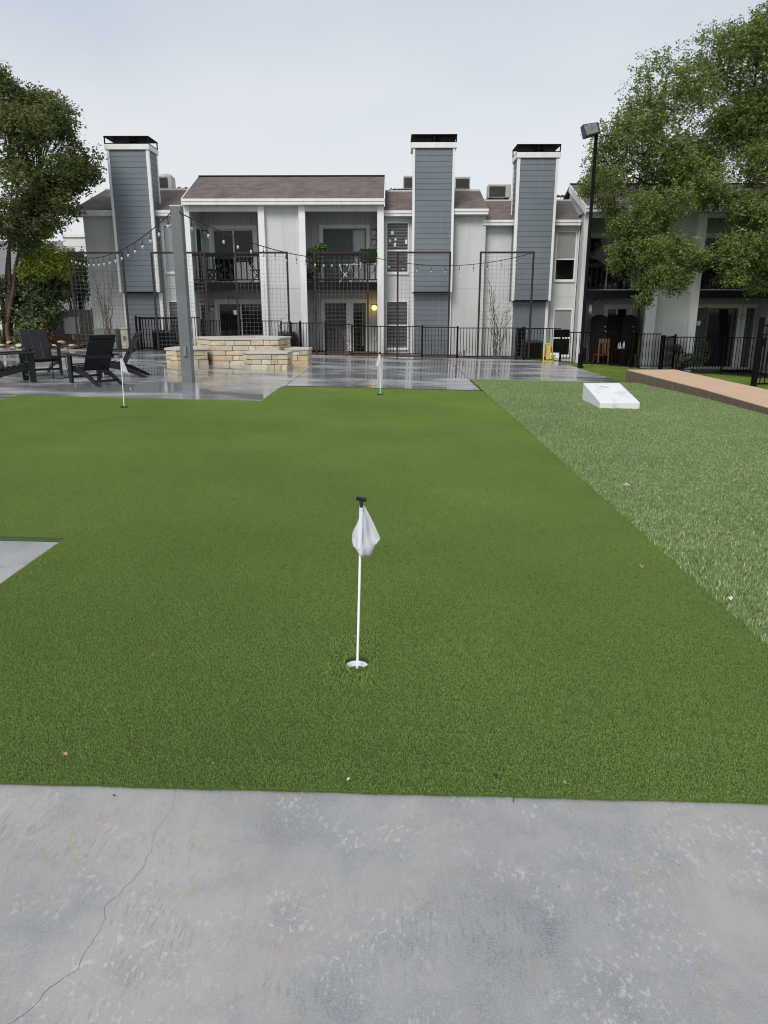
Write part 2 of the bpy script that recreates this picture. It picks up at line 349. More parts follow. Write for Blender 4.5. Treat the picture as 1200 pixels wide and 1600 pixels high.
def slab_piece(name, mat, parent, x0, x1, y0, y1, top, th=.1, bevel=0):
    b = [(x0, y0), (x1, y0), (x1, y1), (x0, y1)]
    m = MB().hexa([(x, y, SLOPE * x + top - th) for x, y in b], [(x, y, SLOPE * x + top) for x, y in b])
    return m.build(name, mat, parent, bevel=bevel)
def ground_pt(x, y):
    fx, fy = (x - 600) / 1150, (800 - y) / 1150; p = math.atan(318 / 1150); yw = math.atan(12 / 1150)
    d = Matrix.Rotation(yw, 3, 'Z') @ Vector((fx, math.cos(p) + fy * math.sin(p), -math.sin(p) + fy * math.cos(p))); t = -1.6 / (d.z - SLOPE * d.x); return Vector((0, 0, 1.6)) + d * t
# foreground walk
walk = slab_piece('concrete_walk', 'worn_concrete', None, -6, 4.5, -3, 2.182, 0, .1, .004); tag(walk, kind='structure')
m = MB(); pts = [tuple(ground_pt(*q))[:2] for q in ((276, 1233), (271, 1262), (243, 1300), (238, 1325), (226, 1350), (207, 1376), (166, 1416), (162, 1442), (142, 1476), (121, 1515), (78, 1543), (42, 1583), (12, 1600), (-20, 1625))]
fine = []
for (a, b) in zip(pts, pts[1:]):
    for k in range(4): t = k / 4; fine.append((a[0] + (b[0] - a[0]) * t + random.uniform(-.005, .005), a[1] + (b[1] - a[1]) * t))
fine.append(pts[-1]); n = len(fine); vs = []
for i, (x, y) in enumerate(fine):
    w = .0002 + .0010 * (i / n) * random.uniform(.3, 1.5); q = fine[min(i + 1, n - 1)]; p = fine[max(i - 1, 0)]; d = math.hypot(q[0] - p[0], q[1] - p[1]); nx, ny = (q[1] - p[1]) / d * w, -(q[0] - p[0]) / d * w; vs += [(x - nx, y - ny, SLOPE * x + .0006), (x + nx, y + ny, SLOPE * x + .0006)]
m.add(vs, [(2 * i, 2 * i + 1, 2 * i + 3, 2 * i + 2) for i in range(n - 1)]); m.build('crack', 'crack_grey', walk)
slab = slab_piece('concrete_pad', 'worn_concrete', None, -6.36, -2.27, 2.185, 4.79, .004, .1, .004); tag(slab, kind='structure')
# patio of slabs with open joints
patio = slab_piece('patio', 'joint', None, -17, 5.62, 12.76, 25.9, -.03, .05); tag(patio, kind='structure')
for (x0, x1, ysp) in ((-17, -10.6, (11.0, 16.2, 20.9, 25.85)), (-10.6, -6.37, (9.0, 12.75, 17.0, 21.4, 25.85)), (-6.37, -2.22, (12.75, 17.0, 21.4, 25.85)), (-2.22, 1.86, (15.46, 18.9, 22.4, 25.85)), (1.86, 5.64, (17.95, 21.8, 25.85))):
    for a, b in zip(ysp, ysp[1:]): slab_piece('slab', 'wet_concrete', patio, x0 + .006, x1 - .006, a + .006, b - .006, 0, .09, .008)
# planting strip behind the patio
sheet_s = sheet('planting_strip', 'mulch', [-16, -11, -7, -3, 0, 3, 5.7], [25.87, 26.6, 27.4, 29.2], -.015); tag(sheet_s, kind='structure')

# walkway up to the gate
def walkway():
    e = []; top = []
    cl = [(6.34, 9.0, -.03), (6.33, 11, -.015), (6.31, 12.4, .0), (6.28, 13.7, .02), (6.24, 15, .045), (6.10, 16.3, .075), (5.93, 17.5, .115), (5.78, 18.45, .15)]
    m = MB(); r = MB(); n = len(cl); vs = []
    for x, y, z in cl: vs += [(x, y, z), (x + 1.22 + (18.4 - y) * .012, y + .12, z - .005)]
    m.add(vs + [(x, y, z - .06) for x, y, z in vs], [(2 * i, 2 * i + 1, 2 * i + 3, 2 * i + 2) for i in range(n - 1)] + [(2 * n + 2 * i, 2 * n + 2 * i + 2, 2 * i + 2, 2 * i) for i in range(n - 1)])
    w = m.build('walkway', 'tan_concrete'); tag(w, kind='structure')
    vs2 = []
    for i in range(n):
        for k in (0, 1): x, y, z = vs[2 * i + k]; vs2 += [(x + (.004 if k == 0 else -.004), y, z - .012), (x + (.0 if k == 0 else 0), y, -.45)]
    fs = []
    for i in range(n - 1):
        a = 4 * i; fs += [(a, a + 4, a + 5, a + 1), (a + 2, a + 3, a + 7, a + 6)]
    a = 4 * (n - 1); fs += [(a, a + 2, a + 3, a + 1)]
    r.add([(x + (-.012 if j % 4 < 2 else .012), y + .006, z) for j, (x, y, z) in enumerate(vs2)], fs); r.build('walkway_edge', 'stained_edge', w)
walkway()

# ------------------------------------------------------------------ turf
def tile_mesh(name, mat, tx, ty, count, length, width, lean, seed, hole=None):
    rs = np.random.RandomState(seed)
    x = rs.uniform(-tx / 2, tx / 2, count); y = rs.uniform(-ty / 2, ty / 2, count)
    if hole is not None:
        k = np.hypot(x - hole[0], y - hole[1]) > hole[2]; x, y = x[k], y[k]; count = len(x)
    a = rs.uniform(0, 2 * PI, count); L = length * rs.uniform(.6, 1.15, count); w = width * rs.uniform(.7, 1.3, count) / 2
    ln = np.abs(rs.normal(0, lean, count)); la = rs.uniform(0, 2 * PI, count)
    z0 = np.zeros(count)
    ca, sa = np.cos(a) * w, np.sin(a) * w
    dx, dy = np.cos(la) * np.sin(ln) * L, np.sin(la) * np.sin(ln) * L; dz = np.cos(ln) * L
    P = np.stack([np.stack([x - ca, y - sa, z0], 1), np.stack([x + ca, y + sa, z0], 1),
                  np.stack([x + ca * .9 + dx * .45, y + sa * .9 + dy * .45, dz * .62], 1), np.stack([x - ca * .9 + dx * .45, y - sa * .9 + dy * .45, dz * .62], 1),
                  np.stack([x + dx * 1.15, y + dy * 1.15, dz * .95], 1)], 1).reshape(-1, 3)
    b = np.arange(count)[:, None] * 5
    F4 = b + np.array([0, 1, 2, 3]); F3 = b + np.array([3, 2, 4])
    me = bpy.data.meshes.new(name); me.vertices.add(len(P)); me.vertices.foreach_set('co', P.ravel())
    loops = np.concatenate([F4.ravel(), F3.ravel()]); me.loops.add(len(loops)); me.loops.foreach_set('vertex_index', loops)
    me.polygons.add(2 * count); st = np.concatenate([np.arange(count) * 4, count * 4 + np.arange(count) * 3])
    me.polygons.foreach_set('loop_start', st)
    tint = np.repeat(rs.beta(2, 2.4, count), 5); at = me.attributes.new('tint', 'FLOAT', 'POINT'); at.data.foreach_set('value', tint)
    me.materials.append(M[mat]); me.update(); me.validate(); return me
def scatter(name, pts, tiles, seed, parent=None, tilt=True, stepped=True):
    """one object: an instance of a tile of fibres at every point"""
    me = bpy.data.meshes.new(name); me.from_pydata(pts, [], []); me.update(); o = link(name, me, parent)
    ng = bpy.data.node_groups.new(name, 'GeometryNodeTree')
    ng.interface.new_socket('Geometry', in_out='INPUT', socket_type='NodeSocketGeometry'); ng.interface.new_socket('Geometry', in_out='OUTPUT', socket_type='NodeSocketGeometry')
    N = ng.nodes; Lk = ng.links; i = N.new('NodeGroupInput'); out = N.new('NodeGroupOutput')
    m2p = N.new('GeometryNodeMeshToPoints'); iop = N.new('GeometryNodeInstanceOnPoints'); j = N.new('GeometryNodeGeometryToInstance')
    for t in tiles[::-1]:
        oi = N.new('GeometryNodeObjectInfo'); oi.inputs['Object'].default_value = t; oi.inputs['As Instance'].default_value = True; Lk.new(oi.outputs['Geometry'], j.inputs[0])
    rv = N.new('FunctionNodeRandomValue'); rv.data_type = 'INT'; rv.inputs[4].default_value = 0; rv.inputs[5].default_value = 3; rv.inputs['Seed'].default_value = seed
    mu = N.new('ShaderNodeMath'); mu.operation = 'MULTIPLY'; mu.inputs[1].default_value = PI / 2 if stepped else 2.1
    cx = N.new('ShaderNodeCombineXYZ'); Lk.new(rv.outputs[2], mu.inputs[0]); Lk.new(mu.outputs[0], cx.inputs[2])
    pk = N.new('FunctionNodeRandomValue'); pk.data_type = 'INT'; pk.inputs[4].default_value = 0; pk.inputs[5].default_value = len(tiles) - 1; pk.inputs['Seed'].default_value = seed + 9
    Lk.new(i.outputs[0], m2p.inputs[0]); Lk.new(m2p.outputs[0], iop.inputs['Points']); Lk.new(j.outputs[0], iop.inputs['Instance'])
    iop.inputs['Pick Instance'].default_value = True; Lk.new(pk.outputs[2], iop.inputs['Instance Index'])
    Lk.new(cx.outputs[0], iop.inputs['Rotation']); Lk.new(iop.outputs[0], out.inputs[0])
    mod = o.modifiers.new('fibres', 'NODES'); mod.node_group = ng
    if tilt: o.rotation_euler = (0, math.atan(-SLOPE), 0)
    return o
def src(me): return bpy.data.objects.new(me.name, me)      # tile source, not linked to the scene

HOLE = (-.160, 3.12)
def putting_green():
    T = .2465; m = MB(); zz = lambda x: SLOPE * x + .003
    hx0, hx1, hy0, hy1 = HOLE[0] - .1, HOLE[0] + .1, HOLE[1] - .1, HOLE[1] + .1
    for (x0, x1, y0, y1) in ((-6.36, -2.27, 4.80, 12.745), (-2.265, hx0, 2.17, 12.745), (hx1, 1.915, 2.17, 12.745), (hx0, hx1, 2.17, hy0), (hx0, hx1, hy1, 12.745), (-2.215, 1.855, 12.745, 15.45)):
        m.add([(x0, y0, zz(x0)), (x1, y0, zz(x1)), (x1, y1, zz(x1)), (x0, y1, zz(x0))], [(0, 1, 2, 3)])
    vs = []; n = 32
    for k in range(n):
        a = 2 * PI * k / n; c, s = math.cos(a), math.sin(a); q = .1 / max(abs(c), abs(s))
        vs += [(HOLE[0] + c * q, HOLE[1] + s * q, zz(HOLE[0] + c * q)), (HOLE[0] + c * .055, HOLE[1] + s * .055, zz(HOLE[0] + c * .055)), (HOLE[0] + c * .055, HOLE[1] + s * .055, zz(HOLE[0]) - .02)]
    m.add(vs, [(3 * k, 3 * ((k + 1) % n), 3 * ((k + 1) % n) + 1, 3 * k + 1) for k in range(n)] + [(3 * k + 1, 3 * ((k + 1) % n) + 1, 3 * ((k + 1) % n) + 2, 3 * k + 2) for k in range(n)])
    base = m.build('putting_green', 'putting_backing'); tag(base, kind='structure')
    tiles = [src(tile_mesh('turf_tile', 'putting_fibre', T, T, 6000, .0075, .0018, .58, 10 + k)) for k in range(3)]
    pts = []; special = []
    for j in range(54):
        y0_ = 2.169 + T * (j + .5)
        for i in range(34):
            x = 1.918 - T * (i + .5); y = y0_ + (.0015 * math.sin(i * 1.3) + .001 * math.sin(i * 2.9 + 1)) * (j < 8)
            if y + T / 2 > 15.46: continue
            if y > 12.68 and x - T / 2 < -2.29: continue
            if y < 4.85 and x < -2.27: continue
            if x < -6.4: continue
            if abs(x - HOLE[0]) < T / 2 + .06 and abs(y - HOLE[1]) < T / 2 + .06: special.append((x, y)); continue
            pts.append((x, y, .003))
    o = scatter('artificial_turf', pts, tiles, 3); tag(o, 'short green artificial putting turf with a cup and flag', 'turf', kind='stuff')
    for q, (x, y) in enumerate(special):
        me = tile_mesh('turf_round_cup', 'putting_fibre', T, T, 2000, .013, .0034, .55, 40 + q, (HOLE[0] - x, HOLE[1] - y, .056))
        s = link('turf_round_cup', me, base); s.location = (x, y, SLOPE * x + .003); s.rotation_euler = (0, math.atan(-SLOPE), 0); s['kind'] = 'stuff'
def fringe(name, parent, p0, p1, n, out, seed):
    rs = np.random.RandomState(seed); m = MB(); d = Vector((p1[0] - p0[0], p1[1] - p0[1], 0)); L = d.length; d /= L; nr = Vector((d.y, -d.x, 0)) * out
    for k in range(n):
        s_ = rs.uniform(0, L); w = .0016 * math.sin(s_ * 9) + .0014 * math.sin(s_ * 23 + 1); b = Vector((p0[0], p0[1], 0)) + d * s_ + nr * (w + rs.normal(0, .003)); b.z = SLOPE * b.x + .002
        tip = b + nr * rs.uniform(-.002, .012) + d * rs.normal(0, .005) + Vector((0, 0, rs.uniform(.004, .011))); sd = d * .0011
        m.add([b - sd, b + sd, tip], [(0, 1, 2)])
    me = m.mesh(name, 'putting_fibre'); a = me.attributes.new('tint', 'FLOAT', 'POINT'); a.data.foreach_set('value', np.repeat(rs.beta(2, 2.6, n), 3)); o = link(name, me, parent); o['kind'] = 'stuff'
putting_green()
pg = bpy.data.objects['putting_green']
fringe('frayed_edge', pg, (-2.27, 2.168), (1.918, 2.168), 14000, 1, 1); fringe('frayed_edge', pg, (-6.3, 4.80), (-2.27, 4.80), 5000, 1, 2); fringe('frayed_edge', pg, (-2.268, 2.2), (-2.268, 4.80), 5000, -1, 3)
def lawn_turf():
    m = MB(); zz = lambda x: SLOPE * x + .002
    m.add([(1.915, 2.17, zz(1.915)), (6.4, 2.17, zz(6.4)), (6.4, 15.45, zz(6.4)), (1.915, 15.45, zz(1.915))], [(0, 1, 2, 3)])
    m.add([(1.865, 15.45, zz(1.865)), (6.4, 15.45, zz(6.4)), (6.4, 17.945, zz(6.4)), (1.865, 17.945, zz(1.865))], [(0, 1, 2, 3)])
    tag(m.build('lawn_base', 'lawn_backing'), kind='structure')
    T = .4; tiles = [src(tile_mesh('lawn_tile', 'lawn_fibre', T * 1.12, T * 1.12, 3600, .034, .0042, .75, 20 + k)) for k in range(3)]
    pts = []
    for j in range(40):
        for i in range(12):
            x, y = 1.915 + T * (i + .5), 2.17 + T * (j + .5)
            if y > 17.85 or x > 6.45 - max(0, y - 15) * .16: continue
            pts.append((x, y, .002))
    o = scatter('coarse_turf', pts, tiles, 5); tag(o, 'longer pale green artificial turf under the white board', 'turf', kind='stuff')
lawn_turf()
def verge():
    tiles = [src(tile_mesh('grass_tile', 'grass_blade', .5, .5, 900, .075, .006, .5, 30 + k)) for k in range(3)]
    pts = []
    for j in range(30):
        for i in range(30):
            x, y = 5.75 + .34 * i + random.uniform(-.1, .1), 15 + .36 * j + random.uniform(-.1, .1)
            if y > 25.7 or x > 15.5: continue
            right = x > 7.65 + (18.4 - y) * .2 + .3
            if not (right or y > 18.8): continue
            if right and y < 15.5: continue
            if x > 8.4 and y > 22 and random.random() < .6: continue
            pts.append((x, y, gz(x, y) - .085))
    o = scatter('verge_grass', pts, tiles, 8, tilt=False, stepped=False); tag(o, 'bright green grass along the walkway and black fence', 'grass', kind='stuff')
verge()

# ------------------------------------------------------------------ apartment building
bld = thing('apartment_building', 'two-storey pale grey apartment building with blue-grey chimneys, balconies and brown roofs', 'building', (0, 28, -.5))
def wall(x0, x1, y0, y1, z0, z1, mat='stucco', openings=(), name='wall', parent=None):
    xs = sorted({x0, x1, *[q for o in openings for q in o[:2]]}); zs = sorted({z0, z1, *[q for o in openings for q in o[2:4]]})
    nx, nz = len(xs) - 1, len(zs) - 1
    def solid(i, k):
        if i < 0 or k < 0 or i >= nx or k >= nz: return False
        cx, cz = (xs[i] + xs[i + 1]) / 2, (zs[k] + zs[k + 1]) / 2
        return not any(o[0] < cx < o[1] and o[2] < cz < o[3] for o in openings)
    m = MB()
    for i in range(nx):
        for k in range(nz):
            if not solid(i, k): continue
            a, b, c, d = xs[i], xs[i + 1], zs[k], zs[k + 1]
            m.add([(a, y0, c), (b, y0, c), (b, y0, d), (a, y0, d)], [(0, 1, 2, 3)]); m.add([(a, y1, c), (b, y1, c), (b, y1, d), (a, y1, d)], [(3, 2, 1, 0)])
            if not solid(i - 1, k): m.add([(a, y0, c), (a, y1, c), (a, y1, d), (a, y0, d)], [(3, 2, 1, 0)])
            if not solid(i + 1, k): m.add([(b, y0, c), (b, y1, c), (b, y1, d), (b, y0, d)], [(0, 1, 2, 3)])
            if not solid(i, k - 1): m.add([(a, y0, c), (b, y0, c), (b, y1, c), (a, y1, c)], [(3, 2, 1, 0)])
            if not solid(i, k + 1): m.add([(a, y0, d), (b, y0, d), (b, y1, d), (a, y1, d)], [(0, 1, 2, 3)])
    return m.build(name, mat, parent or bld)
def blinds(parent, x0, x1, y, z0, z1, step=.05, tilt=.012, name='blind', mat='blind'):
    m = MB(); z = z0 + .01
    while z < z1 - .02:
        m.add([(x0, y, z), (x1, y, z), (x1, y + .03, z + .018 + tilt), (x0, y + .03, z + .018 + tilt)], [(0, 1, 2, 3)]); z += step
    o = m.build(name, mat, parent); return o
def vanes(parent, x0, x1, y, z0, z1, mat='vane'):
    m = MB(); x = x0
    while x < x1 - .02:
        m.add([(x, y, z0), (x + .085, y + .025, z0), (x + .085, y + .025, z1), (x, y, z1)], [(0, 1, 2, 3)]); x += .083
    return m.build('vertical_blind', mat, parent)
def window(x0, x1, z0, z1, yw, mid=None, cover='blind', cz=None, fw=.045, mat='trim', trimw=0):
    """opening [x0,x1]x[z0,z1] in a wall whose face is yw: frame, two sashes, glass, blind"""
    w = MB()
    w.box(x0, x0 + fw, yw - .02, yw + .07, z0, z1).box(x1 - fw, x1, yw - .02, yw + .07, z0, z1).box(x0 + fw, x1 - fw, yw - .02, yw + .07, z1 - fw, z1).box(x0 + fw, x1 - fw, yw - .02, yw + .07, z0, z0 + fw)
    o = w.build('window', mat, bld)
    if mid: MB().box(x0 + fw, x1 - fw, yw + .0, yw + .05, mid - .025, mid + .025).build('sash_rail', mat, o)
    MB().box(x0 + .003, x1 - .003, yw - .055, yw + .0, z0 - .05, z0 - .003).build('sill', mat, o)
    spans = [(z0 + fw, mid - .025), (mid + .025, z1 - fw)] if mid else [(z0 + fw, z1 - fw)]
    for a, b in spans: MB().add([(x0 + fw, yw + .035, a), (x1 - fw, yw + .035, a), (x1 - fw, yw + .035, b), (x0 + fw, yw + .035, b)], [(0, 1, 2, 3)]).build('pane', 'glass', o)
    if cover == 'blind': blinds(o, x0 + fw, x1 - fw, yw + .075, cz or z0 + fw, z1 - fw)
    if cover == 'shade_or_reflection': MB().box(x0 + fw, x1 - fw, yw + .07, yw + .078, cz or z0 + fw, z1 - fw).build('shade_or_reflection', 'shade_white', o)
    MB().box(x0 - .1, x1 + .1, yw + .5, yw + .52, z0 - .1, z1 + .1).build('dark_room_board', 'painted_dark', o)  # near-black board in place of the unlit room's darkness
    return o
def siding(ch, x0, x1, y, z0, z1, side=None, step=.177):
    z = z0; t = .012
    me = None
    while z < z1 - .02:
        h = min(step, z1 - z); a = (x0, x1) if side is None else (y[0], y[1])
        if me is None or abs(h - step) > 1e-6:
            b = MB()
            L = a[1] - a[0]
            if side is None: b.hexa([(0, -t, 0), (L, -t, 0), (L, .015, 0), (0, .015, 0)], [(0, -.002, h - .004), (L, -.002, h - .004), (L, .015, h - .004), (0, .015, h - .004)])
            elif side > 0: b.hexa([(-.015, 0, 0), (t, 0, 0), (t, L, 0), (-.015, L, 0)], [(-.015, 0, h - .004), (.002, 0, h - .004), (.002, L, h - .004), (-.015, L, h - .004)])
            else: b.hexa([(-t, 0, 0), (.015, 0, 0), (.015, L, 0), (-t, L, 0)], [(-.002, 0, h - .004), (.015, 0, h - .004), (.015, L, h - .004), (-.002, L, h - .004)])
            mm = b.mesh('siding_board', 'chimney_siding')
            if abs(h - step) < 1e-6: me = mm
        else: mm = me
        o = link('siding_board', mm, ch); o.location = (x0, y, z) if side is None else (x0, a[0], z); z += step
def chimney(x0, x1, zb, zt, sides, base):
    y0, y1 = 27.3, 28.25; ym = 27.62
    core = MB().box(x0 + .02, x1 - .02, y0 + .02, y1 - .02, zb + .01, zt).box(x0 + .05, x1 - .05, ym, 28.2, base, zb + .012)
    ch = core.build('chimney', 'chimney_siding', bld)
    tw = .085
    siding(ch, x0 + tw + .01, x1 - tw - .01, y0 + .012, zb, zt - .17)
    siding(ch, x0 + tw + .01, x1 - tw - .01, ym - .012, base, zb - .02)
    # corner boards
    for a, b in ((x0, x0 + tw), (x1 - tw, x1)): piece('corner_board', 'trim', ch, a, b, y0 - .018, y0 + .06, zb - .02, zt - .165)
    for a, b in ((x0 + .0, x0 + tw + .02), (x1 - tw - .02, x1)): piece('corner_board', 'trim', ch, a, b, ym - .03, ym + .06, base, zb - .03)
    if sides > 0:
        siding(ch, x1 - .016, x1, (y0 + .085, y1 - .085), zb, zt - .17, side=1)
        piece('corner_board', 'trim', ch, x1 - .05, x1 + .02, y1 - .085, y1 + .01, zb, zt - .165); piece('corner_board', 'trim', ch, x1 - .002, x1 + .02, y0 - .012, y0 + .085, zb - .02, zt - .165)
    if sides < 0:
        siding(ch, x0 + .016, x0, (y0 + .085, y1 - .085), zb, zt - .17, side=-1)
        piece('corner_board', 'trim', ch, x0 - .02, x0 + .05, y1 - .085, y1 + .01, zb, zt - .165); piece('corner_board', 'trim', ch, x0 - .02, x0 + .002, y0 - .012, y0 + .085, zb - .02, zt - .165)
    MB().box(x0 - .05, x1 + .05, y0 - .06, y1 + .06, zt - .17, zt).build('cap_band', 'trim', ch, bevel=.008)
    MB().box(x0 + .06, x1 - .06, y0 + .06, y1 - .06, zb - .03, zb).build('underside', 'dark_rail', ch)  # shadow under the overhang put into a near-black underside
    # open spark-arrestor cap
    c = MB(); a0, a1, b0, b1 = x0 - .045, x1 + .045, y0 - .05, y1 + .05; h = .25
    for px, py in ((a0, b0), (a1 - .035, b0), (a0, b1 - .035), (a1 - .035, b1 - .035), ((a0 + a1) / 2 - .03, b0), ((a0 + a1) / 2 - .03, b1 - .035)): c.box(px, px + (.06 if abs(px - (a0 + a1) / 2) < .1 else .035), py, py + .035, zt + .03, zt + h - .03)
    c.box(a0, a1, b0, b0 + .03, zt + .002, zt + .03).box(a0, a1, b1 - .03, b1, zt + .002, zt + .03).box(a0, a0 + .03, b0 + .03, b1 - .03, zt + .002, zt + .03).box(a1 - .03, a1, b0 + .03, b1 - .03, zt + .002, zt + .03)
    c.box(a0 - .01, a1 + .01, b0 - .01, b1 + .01, zt + h - .03, zt + h)
    c.build('spark_cap', 'black_metal', ch)
    f = MB().lathe(((x0 + x1) / 2 + .1, 27.75, zt), [(.16, 0), (.16, .16), (.14, .16), (.14, 0)], 16); f.build('flue', 'black_metal', ch)
    return ch
chimney(-9.72, -8.30, 2.18, 6.97, 1, -.2)
chimney(.69, 2.13, 2.18, 7.0, 0, -.4)
chimney(4.26, 5.64, 1.89, 6.69, -1, -.5)

BASE = -.7
# plain walls; a control joint runs at floor level
def jwall(x0, x1, y0, y1, zt, zj, openings=()):
    wall(x0, x1, y0, y1, BASE, zj - .006, openings=[o for o in openings if o[3] < zj]); wall(x0, x1, y0, y1, zj + .006, zt, openings=[o for o in openings if o[2] > zj])
    MB().box(x0 + .01, x1 - .01, y0 + .015, y1, zj - .02, zj + .02).build('control_joint', 'stucco', bld)
W_B = [(-8.2, -7.36, 2.84, 4.48), (-8.2, -7.42, .2, 1.87)]
W_D = [(-.22, .6, 2.83, 4.56), (-.22, .6, .16, 1.87)]
W_G = [(5.86, 6.6, 2.57, 4.26), (5.92, 6.62, -.1, 1.6)]
jwall(-11.0, -8.25, 27.9, 28.1, 4.85, 2.3)
wall(-11.0, -10.8, 28.1, 34, BASE, 4.85)
jwall(-8.25, -7.26, 27.9, 28.0, 4.85, 2.3, W_B)
jwall(-4.45, -3.24, 27.42, 29.0, 5.03, 2.28)
jwall(-.29, .72, 27.9, 28.0, 4.85, 2.28, W_D)
jwall(2.1, 3.3, 27.7, 27.9, 4.88, 2.28)
jwall(3.3, 5.72, 28.0, 28.2, 4.55, 2.0)
jwall(5.72, 6.68, 28.0, 28.1, 4.55, 2.0, W_G)
jwall(9.4, 10.62, 27.42, 29.0, 4.81, 2.0)
window(*W_B[0], 27.9, cover='shade_or_reflection'); window(*W_B[1], 27.9)
wd = window(*W_D[0], 27.9, mid=3.6); window(*W_D[1], 27.9, mid=1.0)
for (bx, bz, r) in ((.0, 4.2, .075), (-.08, 3.93, .06), (.12, 3.98, .05)):
    m = MB(); n = 14; m.add([(bx + math.cos(2 * PI * k / n) * r * .8, 27.93, bz + math.sin(2 * PI * k / n) * r) for k in range(n)], [tuple(range(n))]); m.build('paper_balloon', 'white_plastic', wd)
for (bx, bz) in ((.1, 3.8), (.5, 3.9)): MB().box(bx - .04, bx + .04, 27.928, 27.93, bz - .07, bz + .07).build('paper_note', 'white_plastic', wd)
wg = window(*W_G[0], 28.0, mid=3.31, cover='shade_or_reflection', cz=3.36); window(*W_G[1], 28.0, mid=.55, cover='shade_or_reflection', cz=.85)  # upper sash: pale sheet added to stand in for a grey reflection in the glass
for k, x in enumerate((5.97, 6.08, 6.2, 6.42)):
    m = MB(); m.tube([(x + random.uniform(-.02, .02), 28.05, 4.1 - q * .07) for q in range(4 + (k * 3) % 5)], .011, 4); m.build('light_strand', 'white_plastic', wg)
# posts
for x0, x1, zt in ((-7.26, -7.04, 5.03), (-4.66, -4.44, 5.03), (-3.25, -3.02, 5.03), (-.52, -.29, 5.03), (6.66, 6.9, 4.81), (9.06, 9.41, 4.81), (10.61, 10.88, 4.81), (13.75, 14.05, 4.81)):
    MB().box(x0, x1, 27.26, 27.44, BASE, zt).build('post', 'trim', bld, bevel=.008)
# bays: back wall with openings, sides, ceiling, balcony, doors
def bay(x0, x1, zf, ze, up, low, rail_top, sides=(1, 1)):
    """up / low: door opening (x0, x1, top, [pane splits]) ; zf = balcony deck top"""
    yb = 29.0
    wall(x0 - .25, x1 + .25, yb, yb + .12, zf, ze + .1, 'groove_siding', [(up[0], up[1], zf + .02, up[2])], 'bay_wall')
    wall(x0 - .25, x1 + .25, yb, yb + .12, BASE, zf, 'groove_siding', [(o[0], o[1], BASE + .12, o[2]) for o in low], 'bay_wall')
    MB().box(x0 - .2, x1 + .2, 27.5, 29.0, ze - .02, ze + .08).build('ceiling', 'stucco', bld)
    MB().box(x0, x1, 27.30, 27.42, ze - .19, ze + .0).build('header_beam', 'stucco', bld)
    b = MB().box(x0, x1, 27.34, 28.995, zf - .14, zf).build('balcony', 'dark_rail', bld)
    piece('deck_fascia', 'dark_rail', b, x0, x1, 27.28, 27.338, zf - .27, zf + .0)
    piece('top_rail', 'dark_rail', b, x0, x1, 27.27, 27.37, rail_top - .13, rail_top)
    piece('bottom_rail', 'dark_rail', b, x0, x1, 27.29, 27.35, zf + .06, zf + .10)
    n = int((x1 - x0) / .187)
    for k in range(n):
        x = x0 + (k + .6) * (x1 - x0) / n; piece('baluster', 'dark_rail', b, x - .019, x + .019, 27.3, 27.338, zf + .1, rail_top - .13)
    return b
def sliding(x0, x1, z0, z1, split, cover, tw=.13, yb=29.0, trim=True):
    m = MB(); y0 = yb - .03
    if trim: m.box(x0 - tw, x0, y0, yb + .04, z0, z1 + tw).box(x1, x1 + tw, y0, yb + .04, z0, z1 + tw).box(x0, x1, y0, yb + .04, z1, z1 + tw)
    d = m.build('sliding_door', 'trim', bld)
    fr = MB().box(x0, x1, yb + .03, yb + .08, z0, z0 + .05).box(x0, x1, yb + .03, yb + .08, z1 - .045, z1)
    for x in (x0, split - .03, x1 - .05): fr.box(x, x + .05, yb + .03, yb + .08, z0 + .05, z1 - .045)
    fr.build('door_frame', 'pole_grey' if cover[0] != 'n' else 'trim', d)
    for a, b, c in ((x0 + .05, split - .03, cover[0]), (split + .02, x1 - .05, cover[1])):
        MB().add([(a, yb + .055, z0 + .05), (b, yb + .055, z0 + .05), (b, yb + .055, z1 - .045), (a, yb + .055, z1 - .045)], [(0, 1, 2, 3)]).build('pane', 'glass', d)
        if c == 'v': vanes(d, a, b, yb + .11, z0 + .06, z1 - .05)
        if c == 's':
            vanes(d, a, b, yb + .14, z0 + .06, z1 - .05); MB().box(a, b, yb + .045, yb + .048, z0 + .05, z1 - .045).build('insect_screen', 'screen_veil', d)
        if c == 'c': MB().box(a, b, yb + .12, yb + .13, z0 + .06, z0 + .75).build('curtain', 'vane', d)
    MB().box(x0 - .1, x1 + .1, yb + .7, yb + .72, z0 - .05, z1 + .1).build('dark_room_board', 'painted_dark', d)  # flat dark sheet painted to pass for an unlit room
    return d
# veil of insect screen: a fine dark mesh, half see-through
t = NT('screen_veil'); tr = t.n.new('ShaderNodeBsdfTransparent'); mx = t.n.new('ShaderNodeMixShader'); mx.inputs[0].default_value = .4
t.set(col=(.10, .12, .125), rough=.7); t.l.new(tr.outputs[0], mx.inputs[1]); t.l.new(t.b.outputs[0], mx.inputs[2]); t.l.new(mx.outputs[0], t.n['Material Output'].inputs[0]); M['screen_veil'] = t.m

